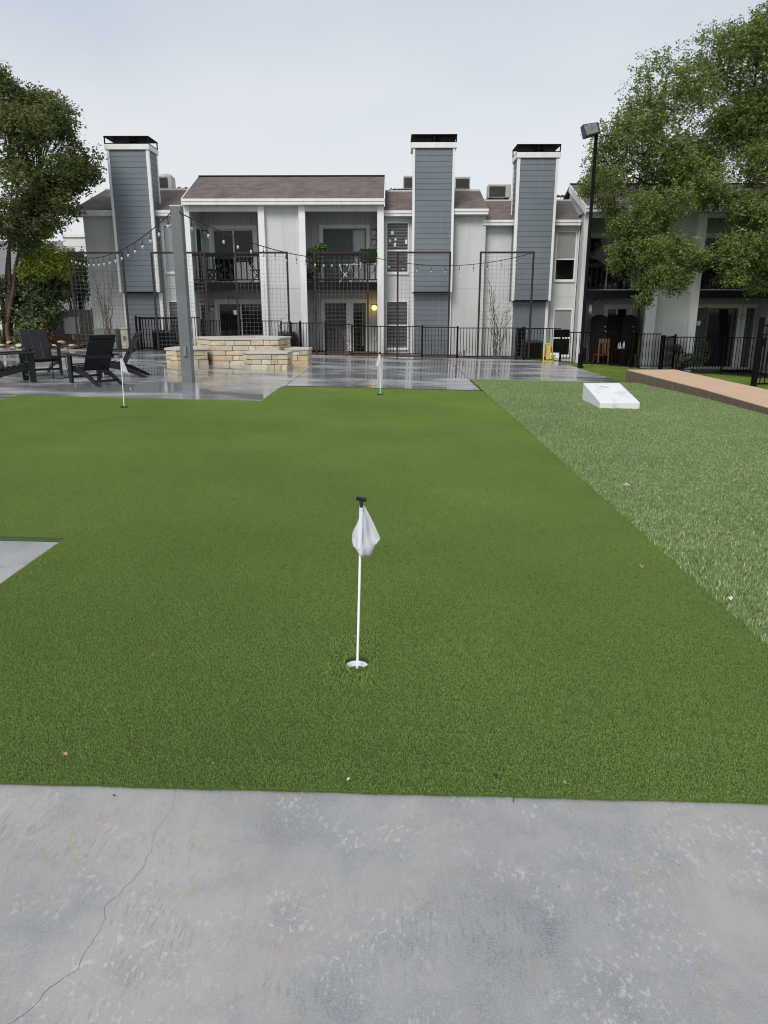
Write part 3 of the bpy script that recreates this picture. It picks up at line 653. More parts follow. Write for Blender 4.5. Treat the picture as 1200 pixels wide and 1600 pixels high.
b1 = bay(-7.04, -4.66, 2.5, 5.03, (-6.68, -5.14, 4.43), [(-6.62, -4.75, 1.8)], 3.49)
sliding(-6.68, -5.14, 2.53, 4.43, -5.9, 'nc'); sliding(-6.62, -4.85, -.5, 1.8, -5.75, 'nn')
b2 = bay(-3.02, -.52, 2.5, 5.03, (-2.57, -.96, 4.45), [(-2.56, -.99, 1.81)], 3.49)
sliding(-2.57, -.96, 2.53, 4.45, -1.46, 'sv'); sliding(-2.56, -.99, -.5, 1.81, -1.6, 'sn')
MB().box(-1.74, -1.47, 28.96, 29.06, -.5, 1.81).build('door_post', 'trim', bld)
b3 = bay(6.9, 9.06, 2.22, 4.81, (7.3, 8.95, 4.15), [(8.15, 8.95, 1.62)], 3.12)
sliding(7.3, 8.95, 2.25, 4.15, 8.05, 'nn'); sliding(8.15, 8.95, -.6, 1.62, 8.55, 'nn')
b4 = bay(10.88, 13.75, 2.22, 4.81, (11.4, 13.2, 4.15), [(10.98, 13.1, 1.62), (13.4, 13.74, 1.62)], 3.12)
sliding(11.4, 13.2, 2.25, 4.15, 12.3, 'nn'); sliding(10.98, 13.1, -.6, 1.62, 12.0, 'sn')
sliding(13.4, 13.9, -.6, 1.62, 13.7, 'ss')
# side walls of the bays
for x0, x1, zt in ((-7.24, -7.06, 5.0), (-.5, -.32, 5.0), (6.7, 6.88, 4.8), (13.8, 14.0, 4.8)): wall(x0, x1, 27.45, 29.0, BASE, zt, 'stucco')
for (z0, z1) in ((2.55, 4.45), (-.2, 1.8)):      # narrow side window of the left bay
    sw = MB().box(-7.06, -7.03, 28.0, 28.08, z0, z1).box(-7.06, -7.03, 28.72, 28.8, z0, z1).box(-7.06, -7.03, 28.08, 28.72, z1 - .08, z1).build('side_window', 'trim', bld)
    MB().add([(-7.045, 28.08, z0), (-7.045, 28.72, z0), (-7.045, 28.72, z1 - .08), (-7.045, 28.08, z1 - .08)], [(0, 1, 2, 3)]).build('pane', 'screen_mesh', sw)
wall(14.05, 20, 27.45, 27.7, BASE, 4.81)
MB().box(-10.8, 20, 29.9, 38, BASE, 4.6).build('core', 'stucco', bld)
# roofs -----------------------------------------------------------
def gable(x0, x1, ze, zr, ye=27.08, yr=29.65, fascia=(.19), soff=True):
    th = .09
    r = MB().slab([(x0, ye, ze), (x1, ye, ze), (x1, yr, zr), (x0, yr, zr)], th).slab([(x0, yr + .003, zr - .003), (x1, yr + .003, zr - .003), (x1, yr + 3.2, ze - .1), (x0, yr + 3.2, ze - .1)], th).build('roof', 'shingle', bld)
    piece('fascia', 'trim', r, x0 + .0, x1 - .0, ye - .03, ye - .002, ze - .19, ze - .03)
    piece('fascia', 'trim', r, x0 - .012, x1 + .012, ye - .055, ye - .032, ze - .085, ze - .0)
    piece('ridge_cap', 'dark_rail', r, x0, x1, yr - .06, yr + .06, zr - .01, zr + .035)
    MB().box(x0 + .02, x1 - .02, ye, 27.5, ze - .2, ze - .185).build('soffit', 'stucco', r)
    for xe in (x0, x1):
        sgn = -1 if xe == x0 else 1; w = .028; a, b = sorted((xe, xe + sgn * w))
        rk = MB()
        rk.hexa([(a, ye - .03, ze - .26), (b, ye - .03, ze - .26), (b, yr, zr - .26), (a, yr, zr - .26)], [(a, ye - .03, ze + .015), (b, ye - .03, ze + .015), (b, yr, zr + .02), (a, yr, zr + .02)])
        rk.build('rake_board', 'trim', r)
        g = MB().add([(xe - sgn * .03, ye + .3, ze - .19), (xe - sgn * .03, yr, ze - .19), (xe - sgn * .03, yr, zr - .1)], [(0, 1, 2)]); g.build('gable_end', 'stucco', r)
    return r
def mansard(x0, x1, ye, ze, yt, zt, x0t=None, x1t=None):
    x0t = x0 if x0t is None else x0t; x1t = x1 if x1t is None else x1t
    r = MB().slab([(x0, ye, ze), (x1, ye, ze), (x1t, yt, zt), (x0t, yt, zt)], .09).build('roof', 'shingle', bld)
    piece('fascia', 'trim', r, x0, x1, ye - .03, ye - .002, ze - .18, ze - .03); piece('fascia', 'trim', r, x0 - .01, x1 + .01, ye - .055, ye - .032, ze - .085, ze)
    MB().box(x0 + .01, x1 - .01, ye, ye + .35, ze - .195, ze - .18).build('soffit', 'stucco', r)
    MB().box(x0t + .01, x1t - .01, yt - .02, yt + .12, zt - .03, zt + .045).build('flashing', 'flashing', r)
    MB().box(x0t + .02, x1t - .02, yt + .12, yt + 8, zt - .2, zt - .04).build('flat_roof', 'far_roof', r)
    for xe in (x0, x1):
        xt = x0t if xe == x0 else x1t
        MB().add([(xe, ye, ze - .1), (xt, yt, zt - .1), (xt, yt, ze - .1)], [(0, 1, 2)]).build('roof_cheek', 'far_roof', r)
    return r
gable(-7.2, -.28, 5.22, 6.33)
gable(6.62, 20.5, 4.98, 6.06, yr=29.8)
mansard(-11.3, -7.2, 27.62, 4.92, 29.55, 5.86, x0t=-10.72)
mansard(-.28, 2.0, 27.62, 4.90, 29.5, 5.79)
mansard(2.0, 3.33, 27.42, 4.93, 29.45, 5.80, x1t=3.25)
mansard(3.2, 6.62, 27.7, 4.60, 29.55, 5.46)
MB().slab([(-11.5, 30.2, 5.7), (-9.7, 30.2, 5.7), (-9.7, 32, 6.35), (-10.3, 32, 6.35)], .1).build('roof', 'shingle', bld)
# roof-line behind: low parapets seen between the roofs
for (x0, x1, y, z0, z1) in ((-8.3, -6.3, 33, 5.6, 6.42), (-.3, 2.4, 33, 5.6, 6.22), (2.9, 6.4, 33, 5.1, 5.95)):
    MB().box(x0, x1, y, y + .2, z0, z1).box(x0, x1, y - .03, y + .23, z1 + .002, z1 + .05).build('parapet', 'flashing', bld)
# rooftop units
def ac_unit(x, y, z, w, d, h, label, dome=False, rz=0, open_=False):
    t = thing('rooftop_air_conditioner', label, 'air conditioner', (x, y, z), 'air conditioners on the roof'); m = MB()
    m.box(x - w / 2, x + w / 2, y - d / 2, y + d / 2, z + .04, z + h)
    if dome: m.lathe((x, y, z + h), [(w * .46, .001), (w * .44, .05), (w * .25, .09), (0.01, .1)], 20)
    m.build('casing', 'ac_case', t, bevel=.015)
    n = 9
    for k in range(n):
        zz = z + .08 + k * (h - .14) / n; piece('louvre', 'ac_grille', t, x - w / 2 + .03, x + w / 2 - (.25 * w if not open_ else .04), y - d / 2 - .02, y - d / 2 - .004, zz, zz + (h - .14) / n * .72)
    for sx in (-1, 1): piece('foot', 'dark_rail', t, x + sx * w * .35 - .04, x + sx * w * .35 + .04, y - d / 2, y + d / 2, z - .05, z + .04)
    return t
ac_unit(-8.52, 30.0, 5.88, .52, .6, .5, 'domed pale air conditioner right of the leftmost chimney', True)
ac_unit(.66, 30.0, 5.86, .5, .6, .5, 'grey air conditioner half hidden left of the middle chimney', open_=True)
ac_unit(2.62, 30.0, 5.86, .56, .6, .46, 'open-sided air conditioner just right of the middle chimney', open_=True)
ac_unit(4.0, 29.95, 5.55, .84, .6, .5, 'boxy air conditioner with black louvres left of the right chimney')
for (x0, x1, y, z) in ((-8.2, -7.2, 30.1, 5.9), (-.1, .4, 30.1, 5.85), (6.05, 6.6, 30.0, 5.6)):
    m = MB()
    for k in range(3): m.tube([(x0 + (x1 - x0) * q / 8, y + .1 * k, z + .04 + .1 * math.sin(q * 1.7 + k * 2) ** 2) for q in range(9)], .022, 5)
    m.build('conduit', 'cable', bld)
# wall lamps, and one round vent of the same form
def wall_lamp(x, z, lit=False, y=29.0):
    m = MB().lathe((0, 0, 0), [(.0, -.03), (.05, -.03), (.085, .0), (.105, .06), (.09, .13), (.05, .17), (.0, .18)], 14)
    g = MB(); g.v = [(x + vx, y - .02 - vz * .6 - .02, z + vy) for vx, vy, vz in m.v]; g.f = m.f
    o = g.build('wall_lamp', 'lamp_lit' if lit else 'lamp_glass', bld, smooth=True)
    MB().box(x - .09, x + .09, y - .028, y - .001, z - .03, z + .12).build('lamp_backplate', 'dark_rail', o)
wall_lamp(-6.95, 4.27); wall_lamp(-.66, 4.3); wall_lamp(-.66, 3.95); wall_lamp(-6.85, 1.58); wall_lamp(7.75, 1.9); wall_lamp(13.25, 1.3)  # lower one of the second balcony's pair stands for a round vent
wall_lamp(-.67, 1.63, True)
ll = bpy.data.lights.new('porch_lamp', 'POINT'); ll.energy = .8; ll.color = (1, .62, .12); ll.shadow_soft_size = .08
lo = bpy.data.objects.new('porch_lamp', ll); COL.objects.link(lo); lo.location = (-.67, 28.7, 1.66)
MB().box(-1.13, -1.10, 29.03, 29.05, .2, 1.75).build('reflection_strip', 'tan_leaf', bld)  # solid tan strip added for a yellow light reflection in the door
MB().box(-8.24, -8.20, 27.84, 27.9, -.3, 4.7).box(6.63, 6.66, 27.9, 28.0, -.5, 4.4).build('downpipe', 'trim', bld)
MB().box(-.69, -.6, 28.96, 29, .38, .56).build('outlet_box', 'flashing', bld)

# ------------------------------------------------------------------ steel trellises
def vine(tr_x, w, z0, h, seed, parent, dens=7):
    r = random.Random(seed); m = MB()
    for k in range(dens):
        x = tr_x + r.uniform(-.1, .1); z = z0; pts = [(x, 25.93, z)]; tgt = tr_x + r.uniform(-w, w); H = h * r.uniform(.5, 1)
        n = 14
        for q in range(1, n):
            t = q / n; pts.append((x + (tgt - x) * t ** 1.4 + r.uniform(-.05, .05), 25.93 + r.uniform(-.05, .03), z0 + H * t))
        m.tube(pts, [.016 * (1 - .75 * q / n) + .002 for q in range(n)], 5)
        for q in range(4, n, 2):
            p = pts[q]; e = (p[0] + r.uniform(-.35, .35), p[1] + r.uniform(-.05, .03), p[2] + r.uniform(.05, .4)); m.tube([p, ((p[0] + e[0]) / 2 + .03, p[1], (p[2] + e[2]) / 2), e], [.006, .005, .003], 4)
    return m
TR = [(-10.85, -9.06), (-8.07, -6.29), (-5.26, -3.52), (-2.6, -.82), (.19, 1.94), (2.96, 4.72)]
words = ['leftmost dark red trellis frame, beside the shrubs and chimney', 'dark red trellis frame right behind the grey steel pole', 'dark red trellis frame behind the tall stone planter',
         'dark red trellis frame before the ground-floor door with the lit lamp', 'dark red trellis frame in front of the middle chimney', 'rightmost dark red trellis frame, near the yellow hand truck']
for i, (x0, x1) in enumerate(TR):
    z0 = gz((x0 + x1) / 2, 26) - .05; zt = 3.43
    t = thing('trellis', words[i], 'trellis', ((x0 + x1) / 2, 26, z0), 'steel trellises along the patio')
    for x in (x0, x1): MB().box(x - .03, x + .03, 25.97, 26.03, gz(x, 26) - .06, zt - .06).build('post', 'frame_red', t)
    MB().box(x0 - .03, x1 + .03, 25.968, 26.032, zt - .06, zt).build('top_bar', 'frame_red', t)
    m = MB(); n = 13; rw = .0027
    for k in range(1, n): x = x0 + (x1 - x0) * k / n; m.box(x - rw, x + rw, 26.0, 26.0 + 2 * rw, z0 + .1, zt - .06)
    z = z0 + .15
    while z < zt - .1: m.box(x0 + .03, x1 - .03, 26.0 - 2 * rw, 26.0, z - rw, z + rw); z += (x1 - x0) / n
    m.build('wire_mesh', 'wire', t)
def vine_thing(label, *a, **k):
    o = vine(*a, None, **k).build('climbing_vine', 'vine_stem'); tag(o, label, 'vine', 'bare vines on the trellises')
vine_thing('tall bare vine fanning over the leftmost trellis', -9.75, .55, .2, 3.1, 1, dens=11)
vine_thing('bare vine climbing the rightmost trellis', 3.62, .5, -.1, 3.0, 2, dens=9)
vine_thing('thin leafless vine at the trellis before the lit door', -1.55, .3, -.02, 1.3, 3, dens=4)
vine_thing('short twiggy vine at the trellis behind the stone planter', -3.75, .1, .1, 1.4, 4, dens=4)
# ------------------------------------------------------------------ picket fence
fz = [(-8.85, -6.6, 1.31), (-6.6, -3.83, 1.20), (-3.83, -2.3, 1.13), (-2.3, -1.38, 1.09), (-1.38, 1.05, 1.02), (1.05, 2.27, .99), (2.27, 4.6, .965), (4.6, 5.86, .945), (5.86, 8.3, .82), (8.3, 9.33, .77), (9.33, 11.5, .66), (11.5, 13.9, .64)]
fn = thing('picket_fence', 'long black metal picket fence in front of the apartment building', 'fence', (2, 26.2, 0))
for i, (x0, x1, zt) in enumerate(fz):
    zb = gz((x0 + x1) / 2, 26.2) + (.06 if x0 < 5.8 else -.02)
    zb = max(zb, zt - 1.12)
    piece('post', 'black_metal', fn, x0 - .03, x0 + .03, 26.17, 26.23, zb - .12, zt + .05)
    piece('rail', 'black_metal', fn, x0 + .03, x1 - .03, 26.185, 26.215, zt - .03, zt); piece('rail', 'black_metal', fn, x0 + .03, x1 - .03, 26.185, 26.215, zb, zb + .03)
    n = round((x1 - x0) / .108)
    for k in range(1, n): x = x0 + (x1 - x0) * k / n; piece('picket', 'black_metal', fn, x - .009, x + .009, 26.19, 26.21, zb + .03, zt - .03)
piece('post', 'black_metal', fn, 13.87, 13.93, 26.17, 26.23, -.7, .69)
def divider(x0, y0, x1, y1, zt, zb, label):
    t = thing('dividing_fence', label, 'fence', ((x0 + x1) / 2, (y0 + y1) / 2, zb), 'short black fences between ground-floor patios'); L = math.hypot(x1 - x0, y1 - y0); n = int(L / .105)
    for q in (0, 1): x, y = (x0, y0) if not q else (x1, y1); piece('post', 'black_metal', t, x - .03, x + .03, y - .03, y + .03, zb - .1, zt + .05)
    a = math.atan2(y1 - y0, x1 - x0)
    for z in (zt - .02, zb + .08): MB().beam((x0, y0, z), (x1, y1, z), .03, .03).build('rail', 'black_metal', t)
    for k in range(1, n): f = k / n; x, y = x0 + (x1 - x0) * f, y0 + (y1 - y0) * f; piece('picket', 'black_metal', t, x - .009, x + .009, y - .009, y + .009, zb + .08, zt - .02)
divider(-8.75, 26.28, -7.45, 27.35, 1.28, .2, 'short black fence set at an angle beside the leftmost chimney')
divider(-3.52, 26.3, -3.3, 27.3, 1.12, .08, 'short black fence by the grey wall between the balconies')
divider(4.35, 26.3, 4.75, 27.5, .92, -.12, 'short black fence below the right chimney')
divider(9.45, 26.3, 10.2, 27.3, .66, -.45, 'short black fence beside the dark shrub right of the walkway')
# condensers behind the fence
def condenser(x, y, z, w, h, label):
    t = thing('ground_air_conditioner', label, 'air conditioner', (x, y, z), 'condensers behind the fence')
    MB().box(x - w / 2, x + w / 2, y - .3, y + .3, z, z + h).build('casing', 'ac_grille', t, bevel=.03)
    for k in range(8): zz = z + .06 + k * (h - .12) / 8; piece('louvre', 'black_metal', t, x - w / 2 + .05, x + w / 2 - .05, y - .325, y - .305, zz, zz + .05)
condenser(-8.2, 27.15, .1, .7, .75, 'dark condenser unit behind the angled fence at left')
condenser(5.0, 27.2, -.25, .75, .75, 'dark condenser unit under the right chimney')
condenser(-3.75, 27.05, .0, .55, .8, 'dark condenser unit beside the grey wall left of the second balcony bay')

# ------------------------------------------------------------------ steel pole, string lights, lamp post
pz = gz(-4.3, 15.72)
pole = thing('steel_pole', 'square grey steel pole standing on the wet patio', 'pole', (-4.3, 15.72, pz))
MB().box(-4.41, -4.19, 15.61, 15.83, pz - .02, 3.55).build('shaft', 'pole_grey', pole, bevel=.012)
MB().box(-4.415, -4.185, 15.605, 15.835, 3.552, 3.575).build('cap', 'flashing', pole, bevel=.006)
MB().box(-4.33, -4.27, 15.57, 15.61, pz + .55, pz + .75).build('outlet_box', 'utility_green', pole)
MB().tube([(-4.2, 15.6, 3.42), (-4.2, 15.57, 3.46), (-4.2, 15.56, 3.42)], .008, 5).build('hook', 'black_metal', pole)
BULB = MB().lathe((0, 0, 0), [(.012, 0), (.022, -.015), (.032, -.045), (.030, -.07), (.016, -.09), (0.001, -.095)], 10).mesh('bulb', 'bulb_glass', True)
SOCK = MB().lathe((0, 0, 0), [(.001, .075), (.015, .07), (.017, .0), (.014, -.01), (.001, -.01)], 8).mesh('socket', 'cable', True)
def strand(label, a, b, sag, spacing, mid=None):
    a, b = Vector(a), Vector(b); L = (b - a).length; n = max(12, int(L / .25))
    f = lambda t: a.lerp(b, t) - Vector((0, 0, sag * 4 * t * (1 - t)))
    t = thing('string_light', label, 'string lights', f(.5), 'string lights over the patio')
    MB().tube([f(k / n) for k in range(n + 1)], .011, 5).build('cable', 'cable', t)
    k = spacing * .6
    while k < L - .1:
        p = f(k / L); s = link('socket', SOCK, t); s.location = p - Vector((0, 0, .155)); s.scale = (.85,) * 3
        d = MB().tube([p, p - Vector((0, 0, .09))], .006, 4).build('drop_wire', 'cable', s); d.matrix_parent_inverse = Matrix.Translation(p - Vector((0, 0, .155))).inverted() if False else Matrix.Identity(4)
        for vtx in d.data.vertices: vtx.co = (vtx.co - (p - Vector((0, 0, .155)))) / .85
        g = link('bulb', BULB, s); g.location = (0, 0, -.008)
        k += spacing
strand('string light running from the leftmost trellis up to the grey pole', (-10.82, 25.93, 3.37), (-4.4, 15.6, 3.42), .42, .72)
strand('string light running from the grey pole down to the trellis by the lit door', (-4.2, 15.6, 3.42), (-.85, 25.93, 3.30), .38, .62)
strand('string light slung between the three right-hand trellises', (-.85, 25.93, 3.30), (4.68, 25.93, 3.38), .36, .47)

lp = thing('lamp_post', 'tall thin black lamp post with a box floodlight on top', 'lamp post', (5.8, 23.1, -.2))
MB().tube([(5.8, 23.1, -.25), (5.8, 23.1, 6.3)], .05, 10).build('shaft', 'black_metal', lp, True)
MB().lathe((5.8, 23.1, -.25), [(.11, 0), (.11, .12), (.075, .14), (.07, .5), (.06, .52)], 12).build('base', 'black_metal', lp)
MB().box(5.86, 5.95, 23.03, 23.1, .05, .45).build('junction_box', 'black_metal', lp)
hd = MB().add([(5.36, 22.93, 6.60), (5.36, 23.27, 6.60), (5.47, 23.32, 6.28), (5.47, 22.88, 6.28), (5.80, 22.93, 6.66), (5.80, 23.27, 6.66), (5.87, 23.3, 6.38), (5.87, 22.9, 6.38)],
              [(0, 1, 2, 3), (7, 6, 5, 4), (0, 4, 5, 1), (1, 5, 6, 2), (2, 6, 7, 3), (3, 7, 4, 0)]).build('lamp_head', 'lamp_metal', lp, bevel=.02)
MB().add([(5.385, 22.918, 6.575), (5.485, 22.878, 6.31), (5.80, 22.893, 6.40), (5.75, 22.921, 6.625)], [(0, 1, 2, 3)]).build('lens', 'flood_glass', hd)
MB().box(5.76, 5.84, 23.06, 23.14, 6.26, 6.36).build('knuckle', 'black_metal', lp)

# ------------------------------------------------------------------ stone planter and benches
def stonework(name, label, cat, poly, h, courses, seed, top='limestone_cap', group=None):
    r = random.Random(seed); cx = sum(p[0] for p in poly) / len(poly); cy = sum(p[1] for p in poly) / len(poly); z0 = gz(cx, cy)
    t = thing(name, label, cat, (cx, cy, z0), group); n = len(poly); cap = .062
    def inset(d): # rough inward offset towards the centroid
        return [(x + (cx - x) * d / math.hypot(cx - x, cy - y), y + (cy - y) * d / math.hypot(cx - x, cy - y)) for x, y in poly]
    MB().prism(inset(.06), z0 - .1, z0 + h - cap).build('core', 'mortar', t)
    ws = [r.uniform(.72, 1.3) for _ in range(courses)]; hs = [(h - cap) * q / sum(ws) for q in ws]; zs_ = [sum(hs[:q]) for q in range(courses)]
    for i in range(n):
        a, b = Vector((*poly[i], 0)), Vector((*poly[(i + 1) % n], 0)); d = (b - a); L = d.length; d.normalize(); nrm = Vector((d.y, -d.x, 0))
        if nrm.dot(Vector((cx, cy, 0)) - a) > 0: nrm = -nrm
        if nrm.y > .75: continue                     # far side: not seen, the core closes it
        for c in range(courses):
            s = 0.0
            while s < L - .02:
                w = min(r.choice((.17, .24, .3, .36, .45, .55)), L - s)
                if L - s - w < .12: w = L - s
                hh = hs[c]; zc = z0 + zs_[c]; jx = .004; pr = r.uniform(-.004, .02); dp = .09
                p0 = a + d * (s + jx); p1 = a + d * (s + w - jx); inn = -nrm * dp; q = lambda: r.uniform(-.013, .013)
                o0, o1 = p0 + nrm * pr, p1 + nrm * pr; zb, zt = zc + .005 - (.08 if c == 0 else 0), zc + hh - .005
                vs = [(o0.x, o0.y, zb + q() * .5), (o1.x, o1.y, zb + q() * .5), ((p1 + inn).x, (p1 + inn).y, zb), ((p0 + inn).x, (p0 + inn).y, zb),
                      (o0.x + nrm.x * q(), o0.y + nrm.y * q(), zt + q() * .5), (o1.x + nrm.x * q(), o1.y + nrm.y * q(), zt + q() * .5), ((p1 + inn).x, (p1 + inn).y, zt), ((p0 + inn).x, (p0 + inn).y, zt)]
                MB().hexa(vs[:4], vs[4:]).build('stone', 'limestone_%d' % r.choice((0, 0, 1, 1, 2, 2, 3, 3)), t, bevel=.014, seg=2); s += w
    out = [(x + (x - cx) * .04 / math.hypot(cx - x, cy - y), y + (y - cy) * .04 / math.hypot(cx - x, cy - y)) for x, y in poly]
    mids = n
    if cat == 'planter':
        inn = [(x + (cx - x) * .36, y + (cy - y) * .36) for x, y in poly]
        for i in range(n):
            j = (i + 1) % n; MB().hexa(*[[(out[i][0], out[i][1], z), (out[j][0], out[j][1], z), (inn[j][0], inn[j][1], z), (inn[i][0], inn[i][1], z)] for z in (z0 + h - cap + .004, z0 + h)]).build('cap_stone', top, t, bevel=.012)
        MB().prism([(x + (cx - x) * .02, y + (cy - y) * .02) for x, y in inn], z0 + h - cap - .05, z0 + h - .05).build('fill', 'mulch', t)
    else: MB().prism(out, z0 + h - cap + .004, z0 + h).build('cap_stone', top, t, bevel=.012)
    return t
stonework('stone_planter', 'tall tan limestone planter in the middle of the lower stone benches', 'planter', [(-5.62, 21.7), (-4.93, 20.62), (-3.12, 20.72), (-2.95, 21.9), (-4.0, 22.6)], .73, 5, 3)
stonework('stone_bench', 'low limestone bench at the left of the tall planter, behind the grey pole', 'stone bench', [(-6.15, 20.4), (-5.72, 19.9), (-5.02, 20.42), (-5.55, 21.5), (-6.1, 21.2)], .44, 3, 4, group='limestone benches round the planter')
stonework('stone_bench', 'low limestone bench in front of the tall planter', 'stone bench', [(-3.92, 19.75), (-3.66, 19.32), (-2.72, 19.4), (-2.66, 20.0), (-3.6, 20.6)], .44, 3, 5, group='limestone benches round the planter')
stonework('stone_bench', 'low limestone bench at the right end of the tall planter', 'stone bench', [(-3.0, 21.0), (-2.85, 20.75), (-2.34, 20.9), (-2.3, 21.5), (-2.9, 21.9)], .47, 3, 6, group='limestone benches round the planter')

# ------------------------------------------------------------------ lounge chairs and side table
def lounge_chair(label):
    t = thing('lounge_chair', label, 'chair', (0, 0, 0), 'black lounge chairs on the patio')
    P = 'chair_plastic'; bv = dict(bevel=.006)
    for s in (-1, 1):
        MB().hexa([(s * .30 - .022, .24, 0), (s * .30 + .022, .24, 0), (s * .30 + .022, .35, 0), (s * .30 - .022, .35, 0)], [(s * .30 - .022, .21, .565), (s * .30 + .022, .21, .565), (s * .30 + .022, .36, .565), (s * .30 - .022, .36, .565)]).build('leg', P, t, **bv)
        MB().hexa([(s * .33 - .075, -.42, .555), (s * .33 + .055, -.42, .555), (s * .33 + .075, .40, .568), (s * .33 - .075, .40, .568)], [(s * .33 - .075, -.42, .583), (s * .33 + .055, -.42, .583), (s * .33 + .075, .40, .596), (s * .33 - .075, .40, .596)]).build('arm', P, t, **bv)
        prof = [(.33, .25), (.33, .36), (.1, .31), (-.12, .275), (-.3, .22), (-.52, .11), (-.72, .0), (-.58, .0), (-.42, .07), (-.22, .145), (0, .19)]
        x0, x1 = s * .255 - .018, s * .255 + .018; n = len(prof)
        MB().add([(x0, y, z) for y, z in prof] + [(x1, y, z) for y, z in prof], [tuple(range(n)), tuple(range(n, 2 * n))[::-1]] + [(i, n + i, n + (i + 1) % n, (i + 1) % n) for i in range(n)]).build('stringer', P, t, **bv)
    for k in range(5):
        f = k / 4; y = .31 - .44 * f; z = .372 - .085 * f - .012 * math.sin(f * PI); MB().beam((-.275, y, z), (.275, y, z), .098, .022, up=(0, .19, 1)).build('seat_slat', P, t, **bv)
    for k in range(3):
        x = (k - 1) * .187; MB().beam((x, -.17, .27), (x, -.55, .965), .18, .022, up=(0, 1, .5)).build('back_plank', P, t, **bv)
    MB().beam((-.3, -.355, .545), (.3, -.355, .545), .03, .075, up=(0, .5, 1)).build('back_rail', P, t, **bv)
    MB().beam((-.27, -.512, .84), (.27, -.512, .84), .022, .06, up=(0, -.5, 1)).build('back_rail', P, t, **bv)
    MB().beam((-.24, -.47, .075), (.24, -.47, .075), .03, .05).build('stretcher', P, t, **bv)
    MB().beam((-.28, .28, .13), (.28, .28, .13), .03, .045).build('stretcher', P, t, **bv)
    return t
def rzf(fx, fy): return math.atan2(fy, fx) - PI / 2
ch0 = lounge_chair('black slatted lounge chair with its back to the camera, nearest the left golf flag')
for c in list(ch0.children): c.matrix_parent_inverse = Matrix.Identity(4)
spots = [(-6.06, 15.04, (-.77, .64), None), (-7.58, 14.86, (.77, .62), 'black slatted lounge chair cut off by the left edge, front edge towards the patio'),
         (-6.12, 16.55, (-1, -.12), 'black slatted lounge chair seen side-on behind the chair with its back to the camera'), (-7.78, 16.6, (.62, -.78), 'black slatted lounge chair facing the camera, its three grey back planks showing')]
for i, (x, y, f, lab) in enumerate(spots):
    if i == 0: ch0.location = (x, y, gz(x, y) + .004); ch0.rotation_euler.z = rzf(*f)
    else: copy_thing(ch0, (x, y, gz(x, y) + .004), rzf(*f), lab)
st = thing('side_table', 'small black wire-legged side table between the lounge chairs', 'table', (-7.12, 15.85, gz(-7.12, 15.85)))
z = gz(-7.12, 15.85)
MB().lathe((-7.12, 15.85, z + .45), [(.001, 0), (.2, 0), (.205, .01), (.2, .02), (.001, .02)], 20).build('table_top', 'black_metal', st)
for k in range(3):
    a = k * 2.1 + .4; c, s_ = math.cos(a), math.sin(a); MB().tube([(-7.12 + c * .17, 15.85 + s_ * .17, z + .45), (-7.12 + c * .2, 15.85 + s_ * .2, z + .008), (-7.12 + math.cos(a + 1) * .2, 15.85 + math.sin(a + 1) * .2, z + .008)], .008, 6).build('leg', 'black_metal', st)

# ------------------------------------------------------------------ putting cups and flags
def flag(label, bx, by, topx, toph, edge, group='putting flags', cup=True, flip=1):
    z0 = gz(bx, by); t = thing('golf_flag', label, 'flag', (bx, by, z0), group); H = toph
    zb = z0 - (.10 if cup else .0)
    MB().tube([(bx, by, zb), (topx, by, z0 + H - .035)], .0055, 10).build('stick', 'white_plastic', t, True)
    m = MB().tube([(topx, by, z0 + H - .06), (topx, by, z0 + H - .012)], .0085, 10); m.tube([(topx - .022, by, z0 + H - .004), (topx + .023, by, z0 + H - .012)], .0100, 10)
    m.build('handle', 'black_plastic', t, True, bevel=.003)
    # cloth: rows of (height fraction, left, right) hanging from the sleeve
    nu, nv = 22, 20; vs = []
    for j in range(nv + 1):
        v = j / nv
        l, r_, zb_l, zb_r = edge(v)
        for i in range(nu + 1):
            u = i / nu; x = l + (r_ - l) * u
            zz = zb_l + (zb_r - zb_l) * u if v else 0
            fold = (.020 * math.sin(u * 8.2 + v * 1.2 + .6) + .008 * math.sin(u * 17 + 2 - v * 3) + .006 * math.sin(v * 9 + u * 5)) * v ** .8 + .012 * v
            sag = edge(v, u)
            vs.append((topx + x * flip - (topx - bx) * sag / H, by + .004 + fold, z0 + H - .035 - sag))
    w = nu + 1
    c = MB().add(vs, [(j * w + i, j * w + i + 1, (j + 1) * w + i + 1, (j + 1) * w + i) for j in range(nv) for i in range(nu)]).build('cloth', 'flag_cloth', t, True)
    sd = c.modifiers.new('thickness', 'SOLIDIFY'); sd.thickness = .0012
    MB().tube([(topx - (topx - bx) * .3, by - .004, z0 + H - .235), (topx, by - .004, z0 + H - .045)], .0092, 10).build('sleeve', 'flag_cloth', t, True)
    if cup:
        MB().lathe((bx, by, z0 - .012), [(.054, -.1), (.054, -.018), (.0535, 0), (.0495, 0), (.0495, -.018), (.049, -.02), (.046, -.02), (.046, -.026), (.0495, -.028), (.0495, -.1)], 32).build('cup', 'white_plastic', t, True)
        MB().lathe((bx, by, z0 - .040), [(.0494, -.03), (.0494, 0), (.012, .003), (.012, .014), (.001, .014)], 24).build('cup_floor', 'cup_grey', t, True)  # raised floor coloured dark so the cup looks deep, its shadow in the colour
    else: MB().lathe((bx, by, z0), [(.058, .0), (.058, .022), (.03, .023), (.001, .023)], 20).build('cup_rim', 'black_plastic', t)
    return t
def hang_near(v, u=None):
    l = -.009 - .030 * smooth(.28, .75, v) + .006 * smooth(.85, 1, v); r = .010 + .094 * v ** .92 - .030 * smooth(.82, 1, v)
    if u is None: return l, r, 0, 0
    dep = .200 + .045 * math.sin(min(1, u * 1.15) * PI * .62) - .058 * smooth(.72, 1, u)
    return dep * v
